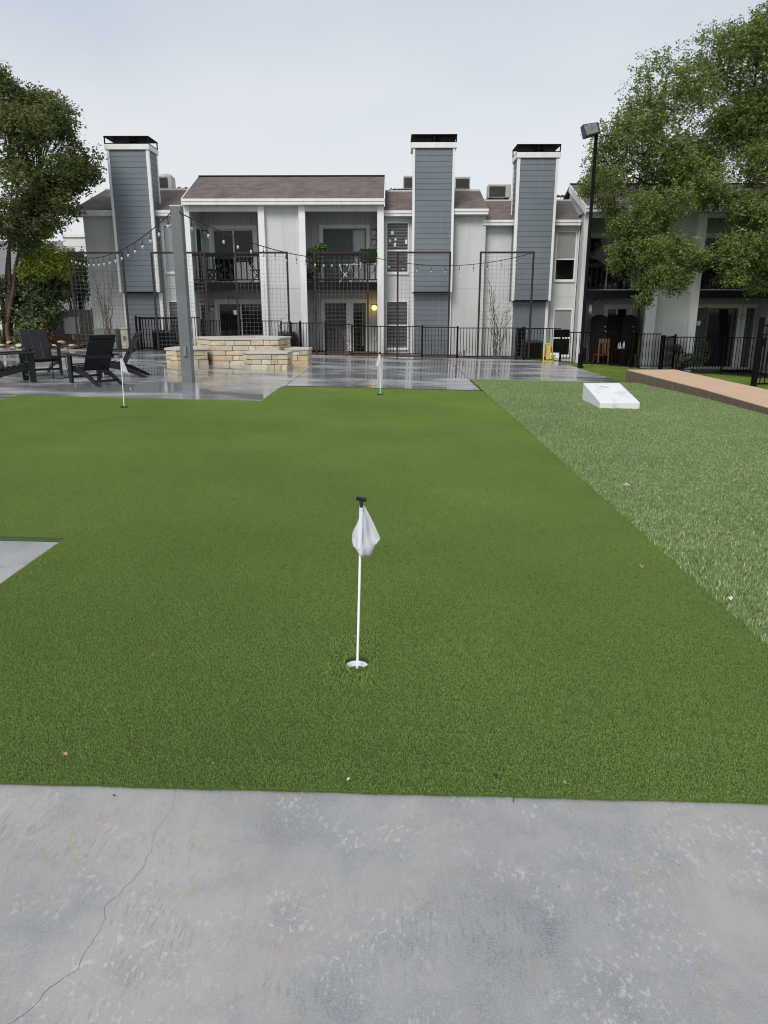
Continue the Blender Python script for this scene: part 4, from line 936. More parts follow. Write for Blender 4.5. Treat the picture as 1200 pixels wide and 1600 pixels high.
def hang_side(v, u=None):
    l = -.006; r = .02 + .10 * v
    if u is None: return l, r, 0, 0
    return (.20 + .08 * u ** 1.5) * v
flag('near golf flag with a limp white cloth standing in a white cup', HOLE[0], HOLE[1], -.132, .80, hang_near)
flag('far golf flag on its white stick before the wet patio', -.22, 14.18, -.225, .80, hang_side, cup=False, flip=-1)
flag('left golf flag on the turf in front of the black chairs', -4.21, 11.56, -4.19, .80, hang_side, cup=False)

# ------------------------------------------------------------------ white concrete cornhole board
def board():
    t = thing('cornhole_board', 'white concrete cornhole board with a grey stain on the coarse turf', 'game board', (3.94, 13.4, -.09))
    x0, x1, y0, y1 = 3.60, 4.29, 12.8, 14.02; zf, zb, g0 = .035, .25, -.11
    # top with a round hole, sides
    cx, cy, R, n = (x0 + x1) / 2, y1 - .23, .078, 28; vs = []; zt = lambda y: zf + (zb - zf) * (y - y0) / (y1 - y0)
    ang = [2 * PI * k / n for k in range(n)]
    def edge(a):
        c, s = math.cos(a), math.sin(a); k = min((((x1 - cx) if c > 0 else (x0 - cx)) / c) if abs(c) > 1e-6 else 9e9, (((y1 - cy) if s > 0 else (y0 - cy)) / s) if abs(s) > 1e-6 else 9e9); return cx + c * k, cy + s * k
    ang = sorted(set([round(a, 6) for a in ang] + [round(math.atan2(y - cy, x - cx) % (2 * PI), 6) for x in (x0, x1) for y in (y0, y1)])); n = len(ang); m = MB()
    for a in ang:
        ex, ey = edge(a); hx, hy = cx + R * math.cos(a), cy + R * math.sin(a); vs += [(ex, ey, zt(ey)), (hx, hy, zt(hy)), (hx, hy, zt(hy) - .07), (ex, ey, g0)]
    fs = []
    for k in range(n):
        a, b = 4 * k, 4 * ((k + 1) % n); fs += [(a, b, b + 1, a + 1), (a + 1, b + 1, b + 2, a + 2), (a + 3, b + 3, b, a)]
    m.add(vs, fs).build('body', 'white_concrete', t, bevel=.012, seg=2)
    MB().lathe((cx, cy, zt(cy) - .075), [(.001, .004), (.08, .004)], 24).build('hole_floor', 'painted_dark', t)  # floor coloured near-black so the hole reads, darkness painted in
board()

# ------------------------------------------------------------------ gate at the right edge
g = thing('metal_gate', 'black metal gate beside the tan walkway at the right edge', 'gate', (8.8, 18.15, -.25))
MB().box(8.74, 8.84, 18.1, 18.2, -.4, 1.38).build('post', 'black_metal', g); MB().box(8.735, 8.845, 18.095, 18.205, 1.382, 1.40).build('post_cap', 'black_metal', g)
for z in (1.2, .98, -.18): piece('rail', 'black_metal', g, 8.84, 10.6, 18.13, 18.17, z, z + .035)
for k in range(15): x = 8.93 + k * .112; piece('picket', 'black_metal', g, x - .009, x + .009, 18.14, 18.16, -.145, 1.2)
piece('latch', 'black_metal', g, 8.84, 8.93, 18.08, 18.13, .72, .9)

# ------------------------------------------------------------------ small things by the fence and on the patios
ht = thing('hand_truck', 'small yellow hand truck leaning by the black fence', 'hand truck', (5.28, 25.5, -.12))
m = MB(); m.tube([(5.13, 25.45, -.1), (5.13, 25.5, .38), (5.17, 25.51, .45), (5.38, 25.51, .45), (5.42, 25.5, .38), (5.43, 25.45, -.1)], .02, 8); m.build('frame', 'yellow_metal', ht, True)
MB().box(5.22, 5.34, 25.46, 25.5, -.06, .42).build('back_plate', 'yellow_metal', ht); MB().box(5.1, 5.46, 25.28, 25.46, -.12, -.10).build('toe_plate', 'yellow_metal', ht)
for x in (5.11, 5.46):
    m = MB().lathe((0, 0, 0), [(.001, -.02), (.06, -.02), (.065, 0), (.06, .02), (.001, .02)], 14); m.v = [(x + vz, 25.52 + vx, -.05 + vy) for vx, vy, vz in m.v]; m.build('wheel', 'black_plastic', ht, True)
sg = thing('small_sign', 'small green and white notice low on the fence beside the hand truck', 'sign', (5.65, 26.1, -.05))
MB().box(5.5, 5.8, 26.13, 26.15, -.07, .12).build('board', 'sign_white', sg); MB().box(5.53, 5.68, 26.122, 26.129, -.03, .06).build('mark', 'lime_paint', sg) if 'lime_paint' in M else None
def wood_chair(label, x, y, z, rz, rocker=False):
    t = thing('wooden_chair', label, 'chair', (x, y, z), 'wooden chairs on the right patio'); t.rotation_euler.z = rz; W_ = 'wood_brown'
    for sx in (-1, 1):
        for sy in (-1, 1): MB().beam((sx * .2, sy * .19, 0), (sx * .19, sy * .18, .43 if sy > 0 else 1.02), .04, .04).build('leg', W_, t)
    MB().box(-.23, .23, -.21, .23, .43, .46).build('seat', W_, t, bevel=.01)
    MB().box(-.2, .2, -.2, -.17, .86, 1.04).build('top_rail', W_, t, bevel=.01); MB().box(-.07, .07, -.195, -.175, .5, .86).build('splat', W_, t)
    for sx in (-1, 1): MB().box(sx * .14 - .012, sx * .14 + .012, -.195, -.175, .48, .86).build('spindle', W_, t)
    for c in t.children: c.matrix_parent_inverse = Matrix.Identity(4)
wood_chair('brown wooden chair facing the patio table, left of it', 7.75, 27.9, -.5, .2)
wood_chair('brown wooden chair at the right of the patio table', 9.02, 27.75, -.5, 1.9)
pt = thing('patio_table', 'dark wooden patio table between two brown chairs', 'table', (8.35, 27.6, -.5))
MB().box(7.95, 8.75, 27.35, 27.85, .14, .18).build('table_top', 'wood_dark', pt, bevel=.008)
for x in (8.0, 8.7):
    for y in (27.4, 27.8): MB().box(x - .025, x + .025, y - .025, y + .025, -.5, .14).build('leg', 'wood_dark', pt)
bt = MB().lathe((8.45, 27.55, .182), [(.001, 0), (.05, 0), (.05, .16), (.02, .2), (.018, .26), (.001, .26)], 12).build('white_bottle', 'white_plastic', None, True); tag(bt, 'white bottle standing on the dark patio table', 'bottle')
tb = MB().add([(8.25, 27.52, .182), (8.37, 27.5, .182), (8.36, 27.6, .182), (8.24, 27.62, .182), (8.22, 27.53, .36), (8.3, 27.5, .44), (8.33, 27.58, .42), (8.25, 27.6, .34)], [(0, 1, 2, 3), (7, 6, 5, 4), (0, 4, 5, 1), (1, 5, 6, 2), (2, 6, 7, 3), (3, 7, 4, 0)]).build('crumpled_cloth', 'white_plastic', None, False, bevel=.02); tag(tb, 'crumpled white cloth lying on the dark patio table', 'cloth')
sc = thing('folding_screen', 'dark folding screen with arched tops behind the patio table', 'screen', (8.3, 28.3, -.5))
for k, (x0, y0, x1, y1) in enumerate(((7.42, 28.35, 7.97, 28.2), (7.99, 28.2, 8.58, 28.42), (8.6, 28.42, 9.08, 28.25))):
    top = [(f, 1.28 + .1 * math.sin(f * PI)) for f in [q / 10 for q in range(11)]]; vs = []; n = 11
    for dy in (0, .03):
        for f, zt_ in top: vs.append((x0 + (x1 - x0) * f, y0 + (y1 - y0) * f + dy, -.5)); vs.append((x0 + (x1 - x0) * f, y0 + (y1 - y0) * f + dy, zt_))
    fs = [(2 * i, 2 * i + 2, 2 * i + 3, 2 * i + 1) for i in range(n - 1)] + [(2 * n + 2 * i + 1, 2 * n + 2 * i + 3, 2 * n + 2 * i + 2, 2 * n + 2 * i) for i in range(n - 1)] + [(2 * i + 1, 2 * i + 3, 2 * n + 2 * i + 3, 2 * n + 2 * i + 1) for i in range(n - 1)] + [(0, 1, 2 * n + 1, 2 * n), (2 * n - 2, 4 * n - 2, 4 * n - 1, 2 * n - 1)]
    MB().add(vs, fs).build('panel', 'wood_dark', sc)
for (x, yy) in ((7.9, 28.15), (8.95, 28.2)):
    m = MB()
    for q in range(6): m.lathe((x + .02 * math.sin(q * 2), yy, .1 + q * .17), [(.001, -.03), (.03, 0), (.001, .03)], 8)
    m.build('bead_string', 'flashing', sc)
wc = thing('wind_chime', 'small pale wind chime hanging under the right balcony', 'wind chime', (7.15, 27.6, 1.3))
MB().tube([(7.15, 27.6, 1.96), (7.15, 27.6, 1.72)], .004, 4).build('cord', 'cable', wc); MB().lathe((7.15, 27.6, 1.72), [(.001, .02), (.06, .01), (.06, 0), (.001, 0)], 10).build('disc', 'white_plastic', wc)
for k in range(4): a = k * PI / 2; MB().tube([(7.15 + .04 * math.cos(a), 27.6 + .04 * math.sin(a), 1.72), (7.15 + .04 * math.cos(a), 27.6 + .04 * math.sin(a), 1.42 + .03 * k)], .009, 6).build('pipe', 'white_plastic', wc)
# hoop-and-pot shapes added for a probable reflection in two ground-floor bays
def hanger(label, x, y, z):
    t = thing('wire_hoop_shape', label, 'plant hanger', (x, y, z), 'wire hoop shapes'); n = 20
    MB().tube([(x + .27 * math.cos(2 * PI * k / n), y + .1 * math.sin(2 * PI * k / n), z + .02 * math.cos(4 * PI * k / n)) for k in range(n + 1)], .013, 5).build('hoop', 'wire', t)
    for s in (-1, 1): MB().tube([(x + s * .27, y, z), (x + s * .25, y, z - .22), (x + s * .08, y, z - .45)], .010, 5).build('wire_arm', 'wire', t)
    MB().lathe((x, y, z - .62), [(.001, 0), (.07, .0), (.095, .16), (.08, .16), (.06, .02)], 12).build('pot', 'flashing', t)
hanger('wire hoop and pot shape hanging in the left ground-floor bay', -5.75, 28.0, 2.0)
hanger('wire hoop and pot shape hanging in the dark ground-floor bay at far right', 11.2, 27.9, 1.62)
# balcony things
def balcony_chair(label, x, y, z, rz, mat):
    t = thing('balcony_chair', label, 'chair', (x, y, z), 'chairs on the balconies'); t.rotation_euler.z = rz
    for s in (-1, 1):
        MB().tube([(s * .22, .22, 0), (s * .2, -.16, .62), (s * .2, -.2, .88)], .014, 6).build('leg', mat, t); MB().tube([(s * .22, -.22, 0), (s * .2, .2, .46)], .014, 6).build('leg', mat, t)
    MB().box(-.22, .22, -.2, .22, .44, .465).build('seat', mat, t); MB().box(-.2, .2, -.215, -.195, .64, .88).build('backrest', mat, t)
    for c in t.children: c.matrix_parent_inverse = Matrix.Identity(4)
balcony_chair('black folding chair on the left upper balcony', -6.55, 28.2, 2.5, PI / 2 + .6, 'black_metal')
balcony_chair('black folding chair at the right end of the left upper balcony', -4.98, 28.3, 2.5, -1.2, 'black_metal')
tt = thing('balcony_table', 'small black folding table on the left upper balcony', 'table', (-6.05, 28.0, 2.5))
MB().box(-6.35, -5.8, 27.8, 28.2, 3.0, 3.025).build('table_top', 'black_metal', tt)
for s in (-1, 1):
    MB().tube([(-6.08 - .25, 28 + s * .17, 2.5), (-6.08 + .2, 28 + s * .17, 3.0)], .012, 6).build('leg', 'black_metal', tt); MB().tube([(-6.08 + .25, 28 + s * .17, 2.5), (-6.08 - .2, 28 + s * .17, 3.0)], .012, 6).build('leg', 'black_metal', tt)
def x_stool(label, x, y):
    t = thing('folding_stool', label, 'stool', (x, y, 2.5), 'white cross-legged stools')
    for dy in (-.14, .14):
        for s in (-1, 1): MB().tube([(x - s * .21, y + dy, 2.5), (x - s * .03, y + dy, 2.74), (x + s * .13, y + dy, 2.9), (x + s * .19, y + dy, 3.12)], .019, 6).build('leg', 'white_plastic', t)
    MB().box(x - .2, x + .2, y - .17, y + .17, 3.1, 3.13).build('seat', 'shade_white', t)
x_stool('white cross-legged stool in the middle of the second balcony', -1.68, 27.75); x_stool('white cross-legged stool right of its twin on the second balcony', -1.3, 28.0); x_stool('white cross-legged stool at the right end of the second balcony', -.78, 27.75)
hb = thing('hedge_panel', 'dark green box of artificial hedge on the second balcony rail', 'hedge', (-.83, 27.35, 3.25))
m = MB(); r = random.Random(4)
for k in range(900):
    x, y, z = r.uniform(-1.14, -.54), r.uniform(27.18, 27.45), r.uniform(3.2, 3.64); a, b, c = [r.uniform(-.035, .035) for _ in range(3)]
    m.add([(x, y, z), (x + a, y + b, z + c), (x + a + .02, y - .02, z + c - .03)], [(0, 1, 2)])
m.box(-1.11, -.57, 27.22, 27.42, 3.22, 3.6); m.build('foliage', 'green_hedge', hb)
MB().box(-1.13, -.55, 27.2, 27.44, 3.14, 3.23).build('trough', 'dark_rail', hb)

# ------------------------------------------------------------------ trees, shrubs
def leaf_mesh(name, mat, clumps, leaf, seed, per_twig=14, twig=.22, droop=.25, tips=None):
    """clumps: (x, y, z, rx, ry, rz, twigs): leaves along many small twigs inside uneven ellipsoids"""
    rs = np.random.RandomState(seed); C = []; T = []
    for (x, y, z, rx, ry, rz, n) in clumps:
        u = rs.normal(size=(n, 3)); u /= np.linalg.norm(u, axis=1)[:, None]; r = rs.uniform(.15, 1, n) ** .5 * rs.choice([.85, 1, 1.12], n)
        tc = u * r[:, None] * np.array([rx, ry, rz]) + np.array([x, y, z])
        d = u * .8 + rs.normal(size=(n, 3)) * .6; d[:, 2] -= droop; d /= np.linalg.norm(d, axis=1)[:, None]
        s = rs.uniform(-.5, 1, (n, per_twig)); c = tc[:, None] + d[:, None] * (s * twig)[..., None] + rs.normal(size=(n, per_twig, 3)) * twig * .18
        C.append(c.reshape(-1, 3)); tn = np.clip(rs.beta(2, 3, (n, per_twig)) + rs.normal(0, .12, n)[:, None] + .12 * (u[:, 2] * r)[:, None], 0, .9)  # leaves high in a clump tinted lighter, light from above put into the colour
        if tips: k = (r > .85) & (u[:, 2] > -.1) & (rs.uniform(size=n) < tips); tn[k] = .9 + .1 * rs.uniform(size=(k.sum(), per_twig))
        T.append(tn.ravel())
    C = np.concatenate(C); T = np.concatenate(T); n = len(C)
    d = rs.normal(size=(n, 3)); d[:, 2] = d[:, 2] * .5 - droop; d /= np.linalg.norm(d, axis=1)[:, None]
    q = rs.normal(size=(n, 3)); w = np.cross(d, q); w /= np.linalg.norm(w, axis=1)[:, None]; L = leaf * rs.uniform(.6, 1.25, n)[:, None]
    nn = np.cross(w, d)
    P = np.stack([C, C + d * L * .45 + w * L * .27 + nn * L * .06, C + d * L, C + d * L * .45 - w * L * .27 + nn * L * .06], 1).reshape(-1, 3)
    F = np.arange(4 * n).reshape(-1, 4)
    me = bpy.data.meshes.new(name); me.vertices.add(len(P)); me.vertices.foreach_set('co', P.astype(np.float32).ravel()); me.loops.add(4 * n); me.loops.foreach_set('vertex_index', F.ravel().astype(np.int32))
    me.polygons.add(n); me.polygons.foreach_set('loop_start', (np.arange(n) * 4).astype(np.int32))
    a = me.attributes.new('tint', 'FLOAT', 'POINT'); a.data.foreach_set('value', np.repeat(T, 4).astype(np.float32)); me.materials.append(M[mat]); me.update(); me.validate(); return me
def limbs(nodes, ends, r_end, seed, grow=.72, wig=.12):
    """join every end to the nearest node already in the tree; thickness grows towards the root"""
    r = random.Random(seed); P = [Vector(p) for p in nodes]; par = [-1] + list(range(len(nodes) - 1)); root = P[0]
    for e in sorted([Vector(q) for q in ends], key=lambda q: (q - P[-1]).length):
        k = min(range(len(P)), key=lambda i: (P[i] - e).length + .35 * max(0, (P[i] - root).length - (e - root).length) + .2 * max(0, P[i].z - e.z))
        a = P[k]; n = max(2, int((e - a).length / .55)); prev = k
        for q in range(1, n + 1):
            f = q / n; p = a.lerp(e, f) + Vector((r.uniform(-wig, wig), r.uniform(-wig, wig), r.uniform(-wig, wig) + .25 * math.sin(f * PI) * min(1, (e - a).length / 3))) * (1 if q < n else .2)
            P.append(p); par.append(prev); prev = len(P) - 1
    w = [0.] * len(P); kids = {i: [] for i in range(len(P))}
    for i, p in enumerate(par):
        if p >= 0: kids[p].append(i)
    for i in range(len(P) - 1, -1, -1): w[i] = r_end if not kids[i] else sum(w[c] ** 2.2 for c in kids[i]) ** (1 / 2.2) * 1.03
    m = MB(); done = set()
    for i in range(len(P)):
        for c in kids[i]:
            if c in done: continue
            path = [i, c]; done.add(c)
            while kids[path[-1]]:
                nx = max(kids[path[-1]], key=lambda q: w[q])
                if nx in done: break
                done.add(nx); path.append(nx)
            m.tube([P[q] for q in path], [min(w[q], w[path[1]]) if k == 0 else w[q] for k, q in enumerate(path)], 7)
    return m
# right-hand elm: trunk just outside the picture, crown sweeping over the fence
elm = thing('elm_tree', 'big leafy green tree leaning in from the right over the fence', 'tree', (14.6, 24.6, -.6))
r = random.Random(11); ends = []; cl = []
def A(x, y, Y):         # a spot on the tree, read off the photograph at the depth Y
    fx, fy = (x - 600) / 1150, (800 - y) / 1150; p = math.atan(318 / 1150); yw = math.atan(12 / 1150)
    d = Vector((fx, math.cos(p) + fy * math.sin(p), -math.sin(p) + fy * math.cos(p))); d = Matrix.Rotation(yw, 3, 'Z') @ d
    return Vector((0, 0, 1.6)) + d * (Y / d.y)
spots = [(950, 232, 19, 40), (957, 285, 18.5, 40), (925, 288, 19, 18), (985, 200, 19.5, 52), (1010, 255, 18.5, 50), (1050, 160, 20, 56), (1060, 225, 19, 55), (1080, 285, 18.5, 48), (1120, 105, 20.5, 50), (1130, 180, 19.5, 58), (1140, 245, 18.5, 58),
         (1160, 60, 20.5, 44), (1190, 40, 21, 40), (1195, 120, 19.5, 58), (1200, 210, 19, 62), (1230, 300, 19, 60), (1270, 160, 20, 80), (1290, 60, 21, 70), (1210, 270, 17.8, 46), (1165, 310, 18, 36), (985, 330, 18, 36), (1005, 360, 17.6, 26), (975, 355, 17.5, 22), (1030, 335, 17.8, 36), (1110, 310, 18, 30), (955, 320, 18.5, 16),
         (990, 400, 16.8, 36), (970, 395, 16.6, 22), (1030, 405, 16.8, 40), (1020, 440, 16.6, 28), (1060, 400, 17, 32), (1055, 440, 16.8, 20), (1100, 400, 17.2, 22), (1140, 395, 17, 34), (1180, 385, 17, 40), (1200, 425, 16.6, 34), (1150, 425, 16.8, 26), (1250, 400, 17, 60), (1005, 465, 16.5, 12), (1180, 350, 17.5, 26)]
for (x, y, Y, rp) in spots:
    Y = 23.9 + (Y - 16.5) * .36; c = A(x, y, Y); R = rp * Y / 1150
    for k in range(3):
        q = c + Vector((r.uniform(-.5, .5) * R, r.uniform(-1.0, 1.0) * R, r.uniform(-.5, .5) * R)); s = R * r.uniform(.55, .8)
        cl.append((q.x, q.y, q.z, s * 1.1, s * 1.1, s * .85, int(24 + 290 * s * s))); ends.append(q)
for k in range(60):     # the rest of the crown, out of the picture
    a, h = r.uniform(0, 2 * PI), r.uniform(3.2, 9.5); rad = r.uniform(1, 5.2) * (1 - .06 * abs(h - 5)); q = Vector((15.6 + rad * math.cos(a), 24.0 + min(1.8, rad * math.sin(a)), h))
    if q.x < 13.2: continue
    cl.append((q.x, q.y, q.z, .9, .9, .7, 110)); ends.append(q)
limbs([(14.7, 24.6, -.9), (14.65, 24.6, .4), (14.5, 24.55, 1.6), (14.3, 24.5, 2.8), (14.2, 24.55, 4.2), (14.1, 24.6, 5.6), (14.1, 24.6, 7.0)], ends, .014, 5).build('trunk', 'bark_dark', elm, True)
link('crown', leaf_mesh('crown', 'elm_leaf', cl, .078, 21, 14, .2, .35), elm)
# left crape myrtle: many stems from one foot
myr = thing('crape_myrtle_tree', 'dark multi-stemmed tree with reddish tips at the left edge', 'tree', (-13.9, 26.6, .5)); r = random.Random(5)
stems = MB(); tops = []
for k in range(13):
    a = r.uniform(0, 2 * PI); sp = r.uniform(.4, 2.6); h = r.uniform(4.2, 7.0); b = Vector((-13.9 + .35 * math.cos(a), 26.6 + .3 * math.sin(a), .35)); e = Vector((-13.9 + sp * math.cos(a), 26.6 + sp * .8 * math.sin(a), h)); pts = []
    for q in range(9): f = q / 8; p = b.lerp(e, f); p.x = b.x + (e.x - b.x) * f ** 1.5; p.y = b.y + (e.y - b.y) * f ** 1.5; pts.append(p + Vector((r.uniform(-.05, .05), r.uniform(-.05, .05), 0)))
    stems.tube(pts, [.10 * (1 - .75 * q / 8) for q in range(9)], 8); tops += pts[5:]
cl = []
sp_ = [(5, 143, 26, 30), (38, 148, 26, 26), (20, 180, 25.5, 44), (65, 175, 26, 34), (95, 200, 26, 34), (60, 225, 25.5, 44), (108, 230, 26, 34), (124, 258, 26, 26), (98, 268, 25.5, 38), (134, 278, 26, 18), (30, 260, 25.5, 48), (117, 292, 26, 22), (80, 300, 25.5, 36), (40, 315, 25.5, 40), (10, 320, 25.5, 40), (105, 318, 25.5, 20), (15, 365, 25.5, 34), (48, 345, 25.5, 24), (75, 335, 25.5, 22), (-40, 150, 26, 60), (-60, 260, 26, 70), (-40, 340, 26, 50), (-120, 200, 26, 80), (-130, 300, 26, 70), (-60, 130, 27, 40)]
for (x, y, Y, rp) in sp_:
    c = A(x, y, Y); R = rp * Y / 1150
    for k in range(3):
        q = c + Vector((r.uniform(-.55, .55) * R, r.uniform(-1., 1.) * R, r.uniform(-.55, .55) * R)); s = R * r.uniform(.5, .75); cl.append((q.x, q.y, q.z, s * 1.15, s * 1.1, s * .8, int(24 + 190 * s * s)))
        kk = min(tops, key=lambda p: (p - q).length + .3 * max(0, p.z - q.z)); mid = kk.lerp(q, .5) + Vector((0, 0, .15)); stems.tube([kk, mid, q], [.03, .022, .01], 5)
stems.build('trunk', 'bark', myr, True); link('crown', leaf_mesh('crown', 'myrtle_leaf', cl, .105, 22, 15, .26, .1, tips=.22), myr)
def shrub(name, label, cat, mat, base, px, leaf, seed, dens=70, stem='bark_dark', group=None, per=12, twig=.2):
    r = random.Random(seed); t = thing(name, label, cat, base, group); cl = []; m = MB(); b = Vector(base)
    for (x, y, Y, rp) in px:
        c = A(x, y, Y); R = rp * Y / 1150
        for k in range(3):
            q = c + Vector((r.uniform(-.5, .5) * R, r.uniform(-.8, .8) * R, r.uniform(-.5, .5) * R)); s = R * r.uniform(.55, .8); cl.append((q.x, q.y, q.z, s, s, s * .9, int(8 + dens * s * s))); m.tube([b, b.lerp(q, .5) + Vector((0, 0, -.1)), q], [.035, .022, .008], 5)
    m.build('stem', stem, t, True); link('foliage', leaf_mesh('foliage', mat, cl, leaf, seed + 50, per, twig, .15), t)
shrub('lime_tree', 'small yellow-green tree behind the shrubs at left', 'tree', 'lime_leaf', (-12.6, 26.5, .4), [(75, 362, 26.5, 18), (62, 392, 26.4, 22), (85, 395, 26.5, 20), (50, 420, 26.4, 20), (78, 422, 26.4, 22), (95, 412, 26.6, 14), (40, 400, 26.5, 14)], .11, 31, 200)
shrub('green_shrub', 'large dark green shrub behind the black lounge chairs', 'shrub', 'bush_leaf', (-12.7, 26.7, .35), [(40, 450, 27.2, 26), (65, 465, 27, 30), (30, 490, 27, 24), (60, 500, 26.8, 26), (78, 490, 27, 20), (92, 452, 27.4, 22), (45, 515, 26.8, 16), (70, 435, 27.4, 26), (20, 455, 27.2, 22), (50, 470, 27, 26)], .12, 32, 330)
shrub('green_shrub', 'dark evergreen shrub seen through the leftmost trellis', 'shrub', 'bush_leaf', (-12.3, 29.6, .3), [(118, 420, 29.6, 22), (112, 455, 29.4, 20), (125, 450, 29.6, 16), (105, 430, 29.4, 18), (122, 400, 29.8, 14), (128, 425, 29.6, 14)], .10, 33, 300)
shrub('red_shrub', 'low reddish brown shrub left of the white panel', 'shrub', 'red_leaf', (-12.2, 26.6, .3), [(72, 520, 26.6, 14), (62, 532, 26.5, 12), (82, 532, 26.5, 10), (76, 508, 26.7, 9)], .07, 34, 260, twig=.12)
shrub('dark_shrub', 'dark potted shrub behind the fence right of the walkway', 'shrub', 'bush_leaf', (10.2, 27.0, -.5), [(1062, 545, 27, 9), (1075, 560, 26.9, 12), (1095, 555, 27, 11), (1100, 540, 27.1, 7)], .06, 35, 420, twig=.1)
shrub('balcony_plant', 'leafy potted plant at the left end of the second balcony', 'plant', 'bush_leaf', (-2.75, 27.7, 2.5), [(492, 395, 27.6, 8), (497, 412, 27.6, 7), (490, 428, 27.6, 8), (503, 390, 27.7, 5)], .12, 36, 300, twig=.14)
shrub('dry_shrub', 'small twiggy bush at the foot of the fence right of the middle chimney', 'shrub', 'red_leaf', (2.45, 25.98, -.05), [(724, 548, 25.95, 8), (718, 552, 25.95, 5)], .03, 37, 60, stem='vine_stem', per=3)

# planting bed with boulders at the left
m = MB(); xs_ = [-24, -20, -17, -15, -13.5, -12.5, -11.6, -11.1]; ys_ = [25.9, 26.15, 26.6, 27.4, 28.6, 31, 36]
hz = lambda x, y: .25 + .38 * smooth(25.95, 27.2, y) * (1 - .75 * smooth(-13.4, -11.2, x)) + random.uniform(-.02, .02)
m.add([(x, y, hz(x, y) - (.35 if j == 0 else 0)) for j, y in enumerate(ys_) for x in xs_], [(j * 8 + i, j * 8 + i + 1, (j + 1) * 8 + i + 1, (j + 1) * 8 + i) for j in range(6) for i in range(7)])
tag(m.build('planting_bed', 'mulch', None, True), kind='structure')
r = random.Random(9)
ROCK = []
for q in range(4):
    import bmesh
    bm = bmesh.new(); bmesh.ops.create_icosphere(bm, subdivisions=2, radius=1)
    for v in bm.verts: v.co = v.co * r.uniform(.82, 1.12)
    me = bpy.data.meshes.new('rock'); bm.to_mesh(me); bm.free(); me.materials.append(M['limestone_%d' % (3 if q % 2 else 0)]); ROCK.append(me)
for k in range(26):
    o = link('edging_rock', ROCK[k % 4]); x = -16.2 + k * .2 + r.uniform(-.06, .06); s = r.uniform(.06, .13); row = k % 3
    o.location = (x, 25.95 + row * .22, .26 + row * .1); o.scale = (s * 1.6, s, s * .5); o.rotation_euler = (r.uniform(-.3, .3), r.uniform(-.3, .3), r.uniform(0, 6))
    tag(o, 'rough tan rock edging the planting bed behind the chairs at left', 'rock', 'rocks edging the planting bed')

# wooden fence, panel, utility boxes at the left
wf = thing('wooden_fence', 'weathered wooden board fence between shrubs and building at left', 'fence', (-11.9, 28.4, .3))
for k in range(15):
    x = -12.75 + k * .135; h = 1.28 + r.uniform(-.03, .03); piece('board', 'wood_fence', wf, x, x + .125, 28.38 + r.uniform(0, .01), 28.40, .15, .28 + h)
for z in (.5, 1.25): piece('rail', 'wood_fence', wf, -12.75, -10.75, 28.405, 28.45, z, z + .08)
piece('post', 'wood_fence', wf, -11.2, -11.05, 28.25, 28.37, .1, 1.62)
sp = thing('notice_board', 'blank white panel on the wooden fence beside the leftmost trellis', 'panel', (-12.0, 28.3, .9))
MB().box(-12.3, -11.72, 28.33, 28.37, .68, 1.3).build('board', 'sign_white', sp, bevel=.006); MB().box(-12.05, -11.97, 28.37, 28.39, .2, .68).build('stake', 'flashing', sp)
ub = thing('utility_cabinet', 'low grey-green utility cabinet behind the leftmost trellis', 'utility box', (-10.2, 27.2, .2))
MB().box(-10.65, -9.85, 26.9, 27.5, .15, .86).build('casing', 'utility_green', ub, bevel=.04); MB().box(-10.68, -9.82, 26.88, 27.52, .862, .90).build('lid', 'utility_green', ub, bevel=.015)
up_ = thing('meter_pedestal', 'narrow cream meter pedestal in front of the leftmost chimney', 'utility box', (-9.55, 27.0, .2))
MB().box(-9.68, -9.42, 26.9, 27.15, .1, .88).build('casing', 'cream_box', up_, bevel=.02); MB().box(-9.7, -9.4, 26.88, 27.17, .882, .94).build('lid', 'cream_box', up_, bevel=.01); MB().box(-9.6, -9.5, 26.885, 26.898, .5, .66).build('dial', 'flood_glass', up_)
# neighbouring house, far left
nh = thing('neighbour_house', 'white-walled neighbouring house with grey roofs beyond the shrubs at left', 'house', (-19, 42, 0))
MB().box(-17.75, -14, 42, 50, -.5, 5.3).build('wall', 'far_wall', nh); MB().box(-17.85, -14, 41.9, 50, 5.302, 5.45).build('parapet', 'trim', nh)
for k in range(14): piece('clapboard', 'far_wall', nh, -17.75, -15.9, 41.97, 41.998, .3 + k * .35, .3 + k * .35 + .32)
MB().slab([(-26, 38, 3.2), (-17.2, 38, 3.2), (-17.2, 43, 5.2), (-26, 43, 5.2)], .15).build('roof', 'far_roof', nh); MB().box(-25.6, -17.4, 38.4, 42, -.5, 3.1).build('wall', 'siding_white', nh)
MB().box(-18.8, -18.0, 38.35, 38.4, 1.2, 2.6).build('window', 'screen_mesh', nh)

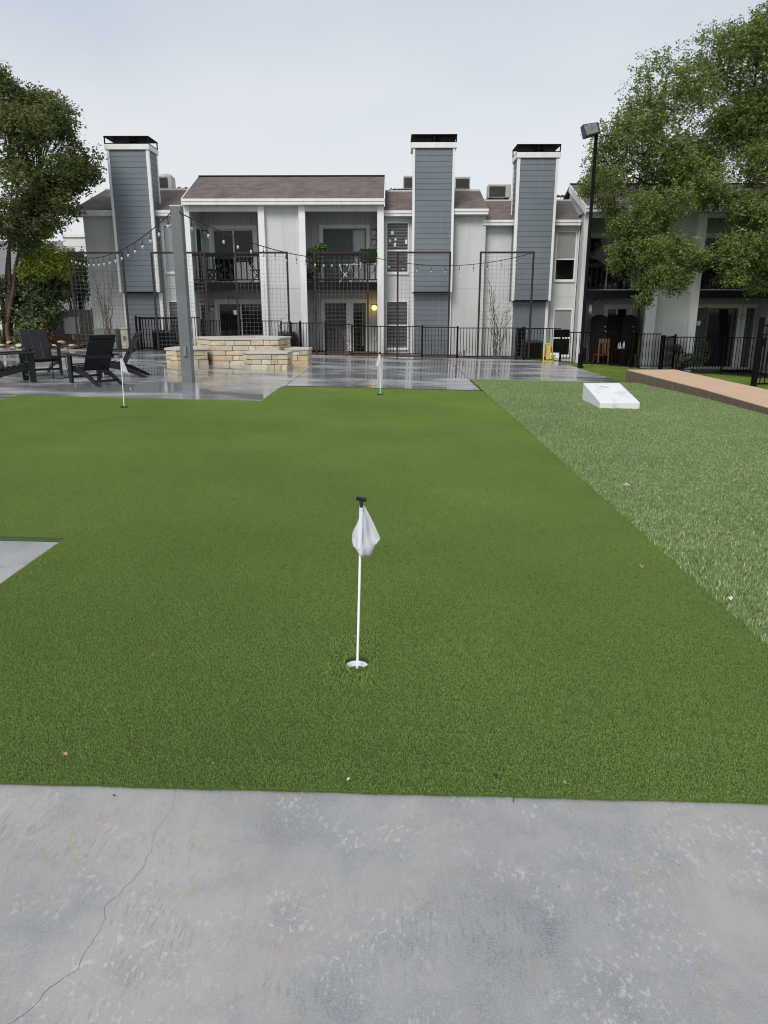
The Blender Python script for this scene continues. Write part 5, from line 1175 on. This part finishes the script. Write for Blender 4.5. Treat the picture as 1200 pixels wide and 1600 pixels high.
# ------------------------------------------------------------------ fallen leaves
r = random.Random(2)
def fallen(x, y, s, mat, label, up=.018):
    p = ground_pt(x, y); m = MB(); vs = []; n = 10
    for k in range(n): a = 2 * PI * k / n; rr = s * (.5 + .5 * abs(math.cos(a / 2))) * (.55 if k % 2 else .8); vs.append((rr * math.cos(a), rr * .6 * math.sin(a), .35 * s * math.sin(a) ** 2 + r.uniform(0, .15 * s)))
    vs.append((0, 0, 0)); m.add(vs, [(k, (k + 1) % n, n) for k in range(n)]); o = m.build('fallen_leaf', mat); o.location = p + Vector((0, 0, up)); o.rotation_euler = (r.uniform(-.2, .2), r.uniform(-.2, .2), r.uniform(0, 6)); tag(o, label, 'leaf', 'fallen leaves and scraps on the ground')
for (x, y, s, mt, lb) in [(103, 1187, .012, 'tan_leaf', 'curled tan leaf on the turf near the bottom left edge of the green'), (772, 1220, .013, 'black_plastic', 'dark shrivelled leaf near the front edge of the turf'), (1003, 890, .022, 'tan_leaf', 'pale leaf near the right seam of the putting turf'),
                   (881, 1231, .008, 'tan_leaf', 'tiny tan leaf right of the dark shrivelled leaf'), (240, 1030, .010, 'tan_leaf', 'tan leaf at mid left of the putting turf'), (165, 851, .014, 'tan_leaf', 'tan leaf right of the concrete pad'), (313, 963, .009, 'tan_leaf', 'small pale scrap left of the near flag'),
                   (618, 850, .010, 'tan_leaf', 'tiny yellow scrap just right of the near flag cloth'), (978, 762, .03, 'shade_white', 'white scrap on the coarse turf beyond the seam'), (1140, 940, .02, 'shade_white', 'white scrap on the coarse turf at the right edge'), (49, 900, .010, 'tan_leaf', 'small leaf below the corner of the concrete pad'), (545, 1225, .007, 'shade_white', 'white fleck at the front edge of the turf'), (178, 1246, .006, 'black_plastic', 'black speck on the concrete walk near its edge'), (1053, 592, .04, 'wood_dark', 'brown leaf lying on the tan walkway')]:
    fallen(x, y, s * 1.7, mt, lb, .019 if y < 1240 and mt != 'wood_dark' else (.006 if y > 1240 else .30))
tw = ground_pt(207, 1177); o = MB().tube([(-.02, 0, 0), (0, .004, .003), (.022, .0, .001)], .0016, 5).build('twig', 'bark_dark'); o.location = tw + Vector((0, 0, .019)); tag(o, 'short dark twig on the turf near the bottom left', 'twig')
tw = ground_pt(802, 1250); o = MB().tube([(-.004, -.02, 0), (0, 0, .003), (.006, .02, .001)], .0014, 5).build('twig', 'bark_dark'); o.location = tw + Vector((0, 0, .006)); tag(o, 'thin twig lying on the edge of the concrete walk', 'twig')

r = random.Random(77)
for k in range(34):
    x, y = r.uniform(30, 1180), r.uniform(680, 1230)
    fallen(x, y, r.uniform(.004, .009), r.choice(('tan_leaf', 'tan_leaf', 'shade_white', 'bark_dark')), 'tiny leaf scrap lying on the turf', .014)
